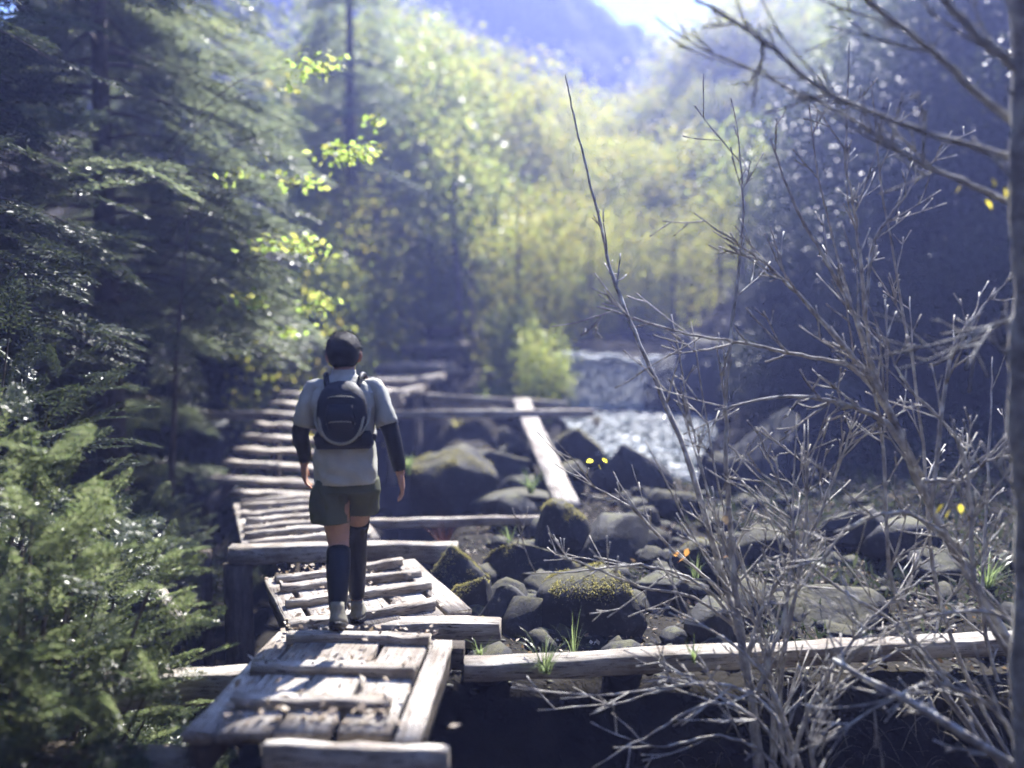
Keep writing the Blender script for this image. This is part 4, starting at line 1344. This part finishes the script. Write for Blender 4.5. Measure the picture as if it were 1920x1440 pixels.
S1 = [
 (pl(3.7, (1430, 1520, 3.6), (1410, 1330, 3.6), (1385, 1180, 3.6), (1355, 1080), (1330, 1000), (1290, 860, 3.8), (1240, 740, 3.9), (1190, 620, 4.0), (1150, 520, 4.1), (1125, 420, 4.2), (1095, 300, 4.3), (1072, 200, 4.4), (1060, 140, 4.4)), .017, .0035, 7),
 (pl(3.6, (1440, 1520), (1400, 1250), (1378, 1100), (1366, 950), (1360, 800), (1368, 650, 3.7), (1384, 500, 3.8), (1394, 380, 3.8), (1384, 250, 3.9)), .014, .0035, 9),
 (pl(3.6, (1400, 1230), (1440, 1120), (1520, 1000), (1570, 880), (1600, 790)), .010, .003, 10),
 (pl(3.4, (1500, 1520), (1470, 1380), (1420, 1310), (1330, 1280), (1210, 1295), (1050, 1310)), .008, .002, 6),
 (pl(3.5, (1480, 1500), (1450, 1330), (1380, 1290), (1290, 1280), (1190, 1310), (1105, 1340)), .007, .002, 4),
 (pl(3.4, (1490, 1520), (1440, 1420), (1350, 1380), (1250, 1400), (1150, 1402)), .007, .002, 4),
 (pl(3.3, (1520, 1500), (1420, 1350), (1330, 1320), (1230, 1370), (1110, 1440)), .007, .002, 5),
 (pl(3.7, (1392, 1200), (1350, 1130), (1290, 1085), (1200, 1060), (1100, 1070), (980, 1076)), .009, .0022, 6),
 (pl(3.8, (1380, 1150), (1330, 1090), (1250, 1020), (1180, 950), (1100, 905)), .009, .002, 5),
 (pl(3.7, (1385, 1180), (1300, 1120), (1200, 1100), (1090, 1055), (1040, 1040)), .007, .002, 3),
 (pl(3.5, (1420, 1300), (1470, 1150), (1490, 1000), (1460, 900), (1420, 830)), .008, .002, 8),
 (pl(3.5, (1470, 1500), (1520, 1320), (1600, 1200), (1680, 1120), (1760, 1060)), .009, .002, 9),
 (pl(3.5, (1520, 1500), (1450, 1300), (1400, 1230), (1330, 1180), (1240, 1130)), .011, .002, 6),
 (pl(3.4, (1560, 1520), (1520, 1400), (1560, 1300), (1660, 1230), (1790, 1200)), .009, .002, 9),
]
for k in range(7):
    tx, ty = rng.uniform(1180, 1560), rng.uniform(560, 1000)
    S1.append((pl(3.6, (1440, 1520), (1420 + rng.uniform(-20, 50), 1250), ((1430 + tx) / 2 + rng.uniform(-40, 40), (1250 + ty) / 2), (tx, ty)), .007, .0026, 6))
bare_shrub('bare_shrub', 'leafless shrub with arching mossy stems at the lower right', (at(1440, 1500, 3.6).x, 3.6, tz(at(1440, 1500, 3.6).x, 3.6) - .02), S1,
           leaves=[((1112, 862, 3.9), .05, 'yellow'), ((1122, 872, 3.9), .04, 'yellow'), ((1130, 858, 3.9), .04, 'yellow'), ((1270, 1035, 3.7), .05, 'orange'), ((1285, 1045, 3.7), .05, 'orange'), ((1290, 1028, 3.7), .045, 'orange'), ((1366, 1042, 3.6), .03, 'orange')])
S2 = [
 (pl(3.2, (2010, 1500, 2.9), (1800, 1372, 3.0), (1680, 1302, 3.1), (1560, 1236)), .017, .010, 8),
 (pl(3.4, (1980, 1400), (1900, 1220), (1810, 1070), (1750, 960), (1700, 850), (1655, 740), (1610, 610), (1555, 500), (1490, 385), (1445, 260)), .019, .004, 14),
 (pl(3.4, (1710, 860), (1650, 785), (1560, 752), (1460, 745), (1340, 768)), .013, .003, 8),
 (pl(3.4, (1730, 900), (1640, 720), (1560, 625), (1480, 535), (1410, 475), (1300, 398)), .013, .0025, 11),
 (pl(3.5, (1680, 790), (1600, 690), (1500, 668), (1380, 640), (1270, 622), (1120, 575)), .010, .002, 9),
 (pl(3.5, (1630, 660), (1612, 480), (1600, 380), (1585, 280), (1592, 80)), .008, .002, 8),
 (pl(3.4, (1620, 600), (1640, 450), (1690, 380), (1735, 310)), .007, .002, 6),
 (pl(3.3, (1745, 960), (1780, 680), (1830, 590), (1895, 520)), .008, .002, 7),
 (pl(3.3, (1900, 1250), (1830, 1100), (1820, 950), (1800, 830), (1700, 720), (1660, 640)), .010, .002, 10),
 (pl(3.2, (1960, 1300), (1890, 1160), (1760, 1150), (1640, 1180), (1560, 1130)), .008, .002, 10),
 (pl(3.1, (1960, 1480), (1860, 1330), (1750, 1280), (1640, 1330), (1530, 1400)), .008, .002, 10),
 (pl(3.3, (1730, 900), (1800, 900), (1860, 860), (1930, 850)), .008, .003, 4),
 (pl(3.2, (1770, 1000), (1690, 960), (1600, 985), (1530, 1060), (1480, 1120)), .007, .002, 8),
]
for k in range(5):
    bx, tx, ty = rng.uniform(1640, 1960), rng.uniform(1330, 1900), rng.uniform(120, 900)
    dd = rng.uniform(3.3, 3.9)
    S2.append((pl(dd, (1960 - .2 * (1960 - bx), 1480), (bx, 1250 - .1 * (1250 - ty)), (bx * .6 + tx * .4 + rng.uniform(-40, 40), .55 * 1250 + .45 * ty), (tx + (bx - tx) * .18, ty + (1250 - ty) * .2), (tx, ty)), rng.uniform(.006, .010), .0026, 7))
bare_shrub('bare_shrub', 'taller leafless shrub with crossing branches in front of the right bank', (at(1990, 1460, 3.3).x, 3.3, tz(at(1990, 1460, 3.3).x, 3.3) - .02), S2,
           leaves=[((1770, 945, 3.2), .06, 'yellow'), ((1782, 955, 3.2), .05, 'yellow'), ((1800, 945, 3.2), .04, 'yellow'), ((1360, 965, 3.4), .05, 'litter')])
S3 = [
 (pl(2.9, (1945, 1560), (1930, 1250), (1936, 1000), (1918, 760), (1926, 540), (1914, 320), (1922, 120), (1908, -60), (1915, -200)), .047, .03, 12),
 (pl(3.0, (1918, 300), (1750, 252), (1560, 178), (1430, 76), (1310, 0), (1230, -50)), .010, .004, 7),
 (pl(3.0, (1918, 245), (1830, 172), (1750, 100), (1620, -8), (1560, -60)), .012, .006, 7),
 (pl(2.9, (1922, 140), (1850, 80), (1780, 10), (1740, -60)), .015, .008, 4),
 (pl(3.1, (1918, 390), (1800, 340), (1690, 285), (1600, 225), (1480, 165), (1305, 85)), .009, .003, 10),
 (pl(3.1, (1918, 600), (1860, 610), (1790, 660), (1740, 690)), .008, .003, 6),
 (pl(3.1, (1432, 78), (1428, 110), (1420, 150), (1412, 200)), .007, .003, 2),
]
bare_shrub('bare_tree', 'grey tree trunk along the right edge with bare branches overhead', (at(1935, 1440, 2.9).x, 2.9, tz(at(1935, 1440, 2.9).x, 2.9)), S3, 'tree', 'trunk_grey',
           leaves=[((1803, 346, 3.0), .04, 'yellow'), ((1848, 374, 3.0), .045, 'yellow'), ((1885, 352, 2.95), .045, 'yellow'), ((1862, 335, 2.95), .05, 'yellow')])

# ------------------------------------------------------------------ grass and small plants
def tuft(name, label, p, n, ln, spread, mat, cat='grass', droop=1.0, wid=.006, group=None):
    mb = MB()
    for k in range(n):
        a = rng.uniform(0, 6.28)
        L = ln * rng.uniform(.5, 1.15)
        out = rng.uniform(.25, 1.0) * spread
        b0 = np.array([math.cos(a), math.sin(a), 0]) * rng.uniform(0, .03)
        s = np.array([-math.sin(a), math.cos(a), 0])
        t = np.linspace(0, 1, 6)
        q = b0 + np.outer(t ** 1.4 * out * L, [math.cos(a), math.sin(a), 0]) + np.outer(L * (t - .55 * droop * out * t ** 2.6), [0, 0, 1])
        w = wid * (1 - t ** 2 * .9) * rng.uniform(.7, 1.2)
        V = np.concatenate([q - s * w[:, None] / 2, q + s * w[:, None] / 2])
        i = np.arange(5)
        mb.add(V, np.stack([i, i + 6, i + 7, i + 1], -1))
    o = mb.build(name, M[mat], None, True, p)
    return tag(o, label, cat, group)
tuft('grass_tuft', 'green grass tuft arching over the long beam beside the walkway', at(1022, 1262, 3.70), 46, .27, .95, 'grass', droop=1.5)
tuft('grass_tuft', 'taller grass stems behind the long beam', at(1075, 1225, 3.95), 10, .30, .55, 'grass')
tuft('grass_tuft', 'small grass sprig on the right half of the long beam', at(1300, 1240, 3.82), 14, .17, .7, 'grass')
tuft('grass_tuft', 'weedy green sprig at the corner of walkway and long beam', at(900, 1225, 3.95), 22, .11, .8, 'grass')
tuft('grass_tuft', 'grass tuft left of the fallen plank', at(995, 925, 7.6), 45, .30, .9, 'grass', wid=.012)
tuft('grass_tuft', 'bright green tuft by the walker\'s right hand', at(765, 890, 7.9), 45, .24, .5, 'grass', wid=.016)
tuft('grass_tuft', 'grass blades beside the dark round boulder', at(955, 1018, 6.3), 16, .20, .9, 'grass', wid=.012)
tuft('grass_tuft', 'grass tuft beside the orange leaves', at(1305, 1085, 5.3), 18, .2, .7, 'grass', wid=.008)
tuft('grass_tuft', 'grass tuft on the right bank under the trunk', at(1850, 1110, 5.2), 60, .36, .9, 'grass', wid=.008)
tuft('grass_tuft', 'grass tuft under the thin beams by the pool', at(855, 805, 10.0), 40, .22, 1, 'moss', wid=.02)
tuft('twig_clump', 'reddish dry twig clump above the timber end', at(835, 1038, 6.2), 70, .34, .7, 'redtwig', 'twigs', .4, .004)
tuft('grass_tuft', 'pale grass tuft on the weedy hummock by the pool', at(1120, 800, 10.2), 60, .25, 1, 'drygrass', wid=.008)
# dry grass hanging under the long beam and on the bank
mb = MB()
for k in range(1300):
    x = rng.uniform(-.1, 3.0)
    y = 3.68 + .1 * x - abs(rng.normal(0, .25))
    z = max(tz(x, y), -1.4)
    if k % 2 == 0: continue
    a = rng.normal(-1.57, .9)
    L = rng.uniform(.1, .34)
    t = np.linspace(0, 1, 5)
    a = rng.uniform(0, 6.28)
    up = rng.uniform(.0, .5) if k % 2 == 0 else rng.uniform(.3, 1)
    q = np.array([x, y, z]) + np.outer(t * L * rng.uniform(.5, 1.1), [math.cos(a), math.sin(a) * .4 - .3, 0]) + np.outer(L * (up * t - (.9 + (k % 2 == 0) * .5) * t * t), [0, 0, 1]) 
    s = np.array([-math.sin(a), math.cos(a), 0]) * .0022
    mb.add(np.concatenate([q - s, q + s]), np.stack([np.arange(4), np.arange(4) + 5, np.arange(4) + 6, np.arange(4) + 1], -1))
tag(mb.build('dry_grass', M['drygrass'], None, True), 'dry grass hanging on the bank below the long beam', 'grass', kind='stuff')
# ground weeds and fallen leaves over the banks
n = 9000
X, Y = rng.uniform(-.4, 5, n), rng.uniform(4, 13, n)
sel = ~((Y > 9) & (X > .6) & (X < 3.3))
X, Y = X[sel], Y[sel]
P = np.stack([X, Y, terrain(X, Y) + .01], -1)
T = unit(len(P)); T[:, 2] = np.abs(T[:, 2]) * .5
V, F = blades(P, T, unit(len(P)) + np.array([0, 0, 1]), rng.uniform(.015, .05, len(P)), rng.uniform(.008, .03, len(P)))
tag(obj('fallen_leaves', mesh_np('fallen_leaves', V, F), M['litter']), 'fallen leaves strewn over the stony bank', 'leaves', kind='stuff')
n = 11000
X, Y = rng.uniform(.6, 6, n), rng.uniform(4.15, 9.2, n)
cl = fbm(np.stack([X * 1.6, Y * 1.6, X * 0], -1), 3, 91)
sel = (cl + np.clip(X - 1.6, -1, .8) * .5 > -.05)
X, Y = X[sel], Y[sel]
T = unit(len(X)) * .9 + np.array([0, 0, .5])
V, F = blades(np.stack([X, Y, terrain(X, Y)], -1), T, unit(len(X)), rng.uniform(.05, .17, len(X)), rng.uniform(.006, .03, len(X)))
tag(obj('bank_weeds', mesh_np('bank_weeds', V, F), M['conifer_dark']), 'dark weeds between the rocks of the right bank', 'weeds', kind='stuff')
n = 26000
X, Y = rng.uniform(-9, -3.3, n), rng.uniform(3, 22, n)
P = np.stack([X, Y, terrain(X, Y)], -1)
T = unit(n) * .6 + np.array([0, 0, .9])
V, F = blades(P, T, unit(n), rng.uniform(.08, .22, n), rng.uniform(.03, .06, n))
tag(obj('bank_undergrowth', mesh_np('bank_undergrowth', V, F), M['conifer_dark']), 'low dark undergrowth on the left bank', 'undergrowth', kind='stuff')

n = 30000
X, Y = rng.uniform(-3.8, 1.4, n), rng.uniform(12.6, 30, n)
X = X + np.maximum(0, Y - 16) * .1
Z = terrain(X, Y)
cl = fbm(np.stack([X * .8, Y * .8, X * 0], -1), 3, 61)
sel = (cl > -.15) & ~((X > .6) & (Y < 20)) & ~((X > -3) & (X < -.6) & (Y < 20) & (cl < .15))
X, Y, Z, cl = X[sel], Y[sel], Z[sel], cl[sel]
P = np.stack([X, Y, Z + np.clip(cl + .2, 0, 1) * rng.random(len(X)) * 1.1], -1)
T = unit(len(P)) * .8 + np.array([0, 0, .4])
V, F = blades(P, T, unit(len(P)), rng.uniform(.08, .2, len(P)), rng.uniform(.04, .08, len(P)))
tag(obj('hollow_undergrowth', mesh_np('hollow_undergrowth', V, F), M['green']), 'weedy undergrowth in the hollow behind the walkway', 'undergrowth', kind='stuff')

# ------------------------------------------------------------------ valley air, tinted and thickened to stand in for lens glare
def haze(dens, g, col):
    x0, x1, y0, y1, z0, z1 = -170, 190, -16, 128, lowest - 1.2, 37
    V = np.array([(x, y, z) for x in (x0, x1) for y in (y0, y1) for z in (z0, z1)])
    F = np.array([(0, 1, 3, 2), (4, 6, 7, 5), (0, 4, 5, 1), (2, 3, 7, 6), (0, 2, 6, 4), (1, 5, 7, 3)])
    m = bpy.data.materials.new('glare_haze')
    m.use_nodes = True
    t = m.node_tree
    t.nodes.remove(t.nodes['Principled BSDF'])
    v = t.nodes.new('ShaderNodeVolumePrincipled')
    v.inputs['Color'].default_value = (*col, 1)
    v.inputs['Density'].default_value = dens
    v.inputs['Anisotropy'].default_value = g
    t.links.new(v.outputs[0], t.nodes['Material Output'].inputs['Volume'])
    o = obj('haze', mesh_np('haze', V, F), m)
    tag(o, 'bluish haze over the valley, added in place of lens glare', 'haze', kind='stuff')
haze(.0053, .42, (.34, .41, 1.0))
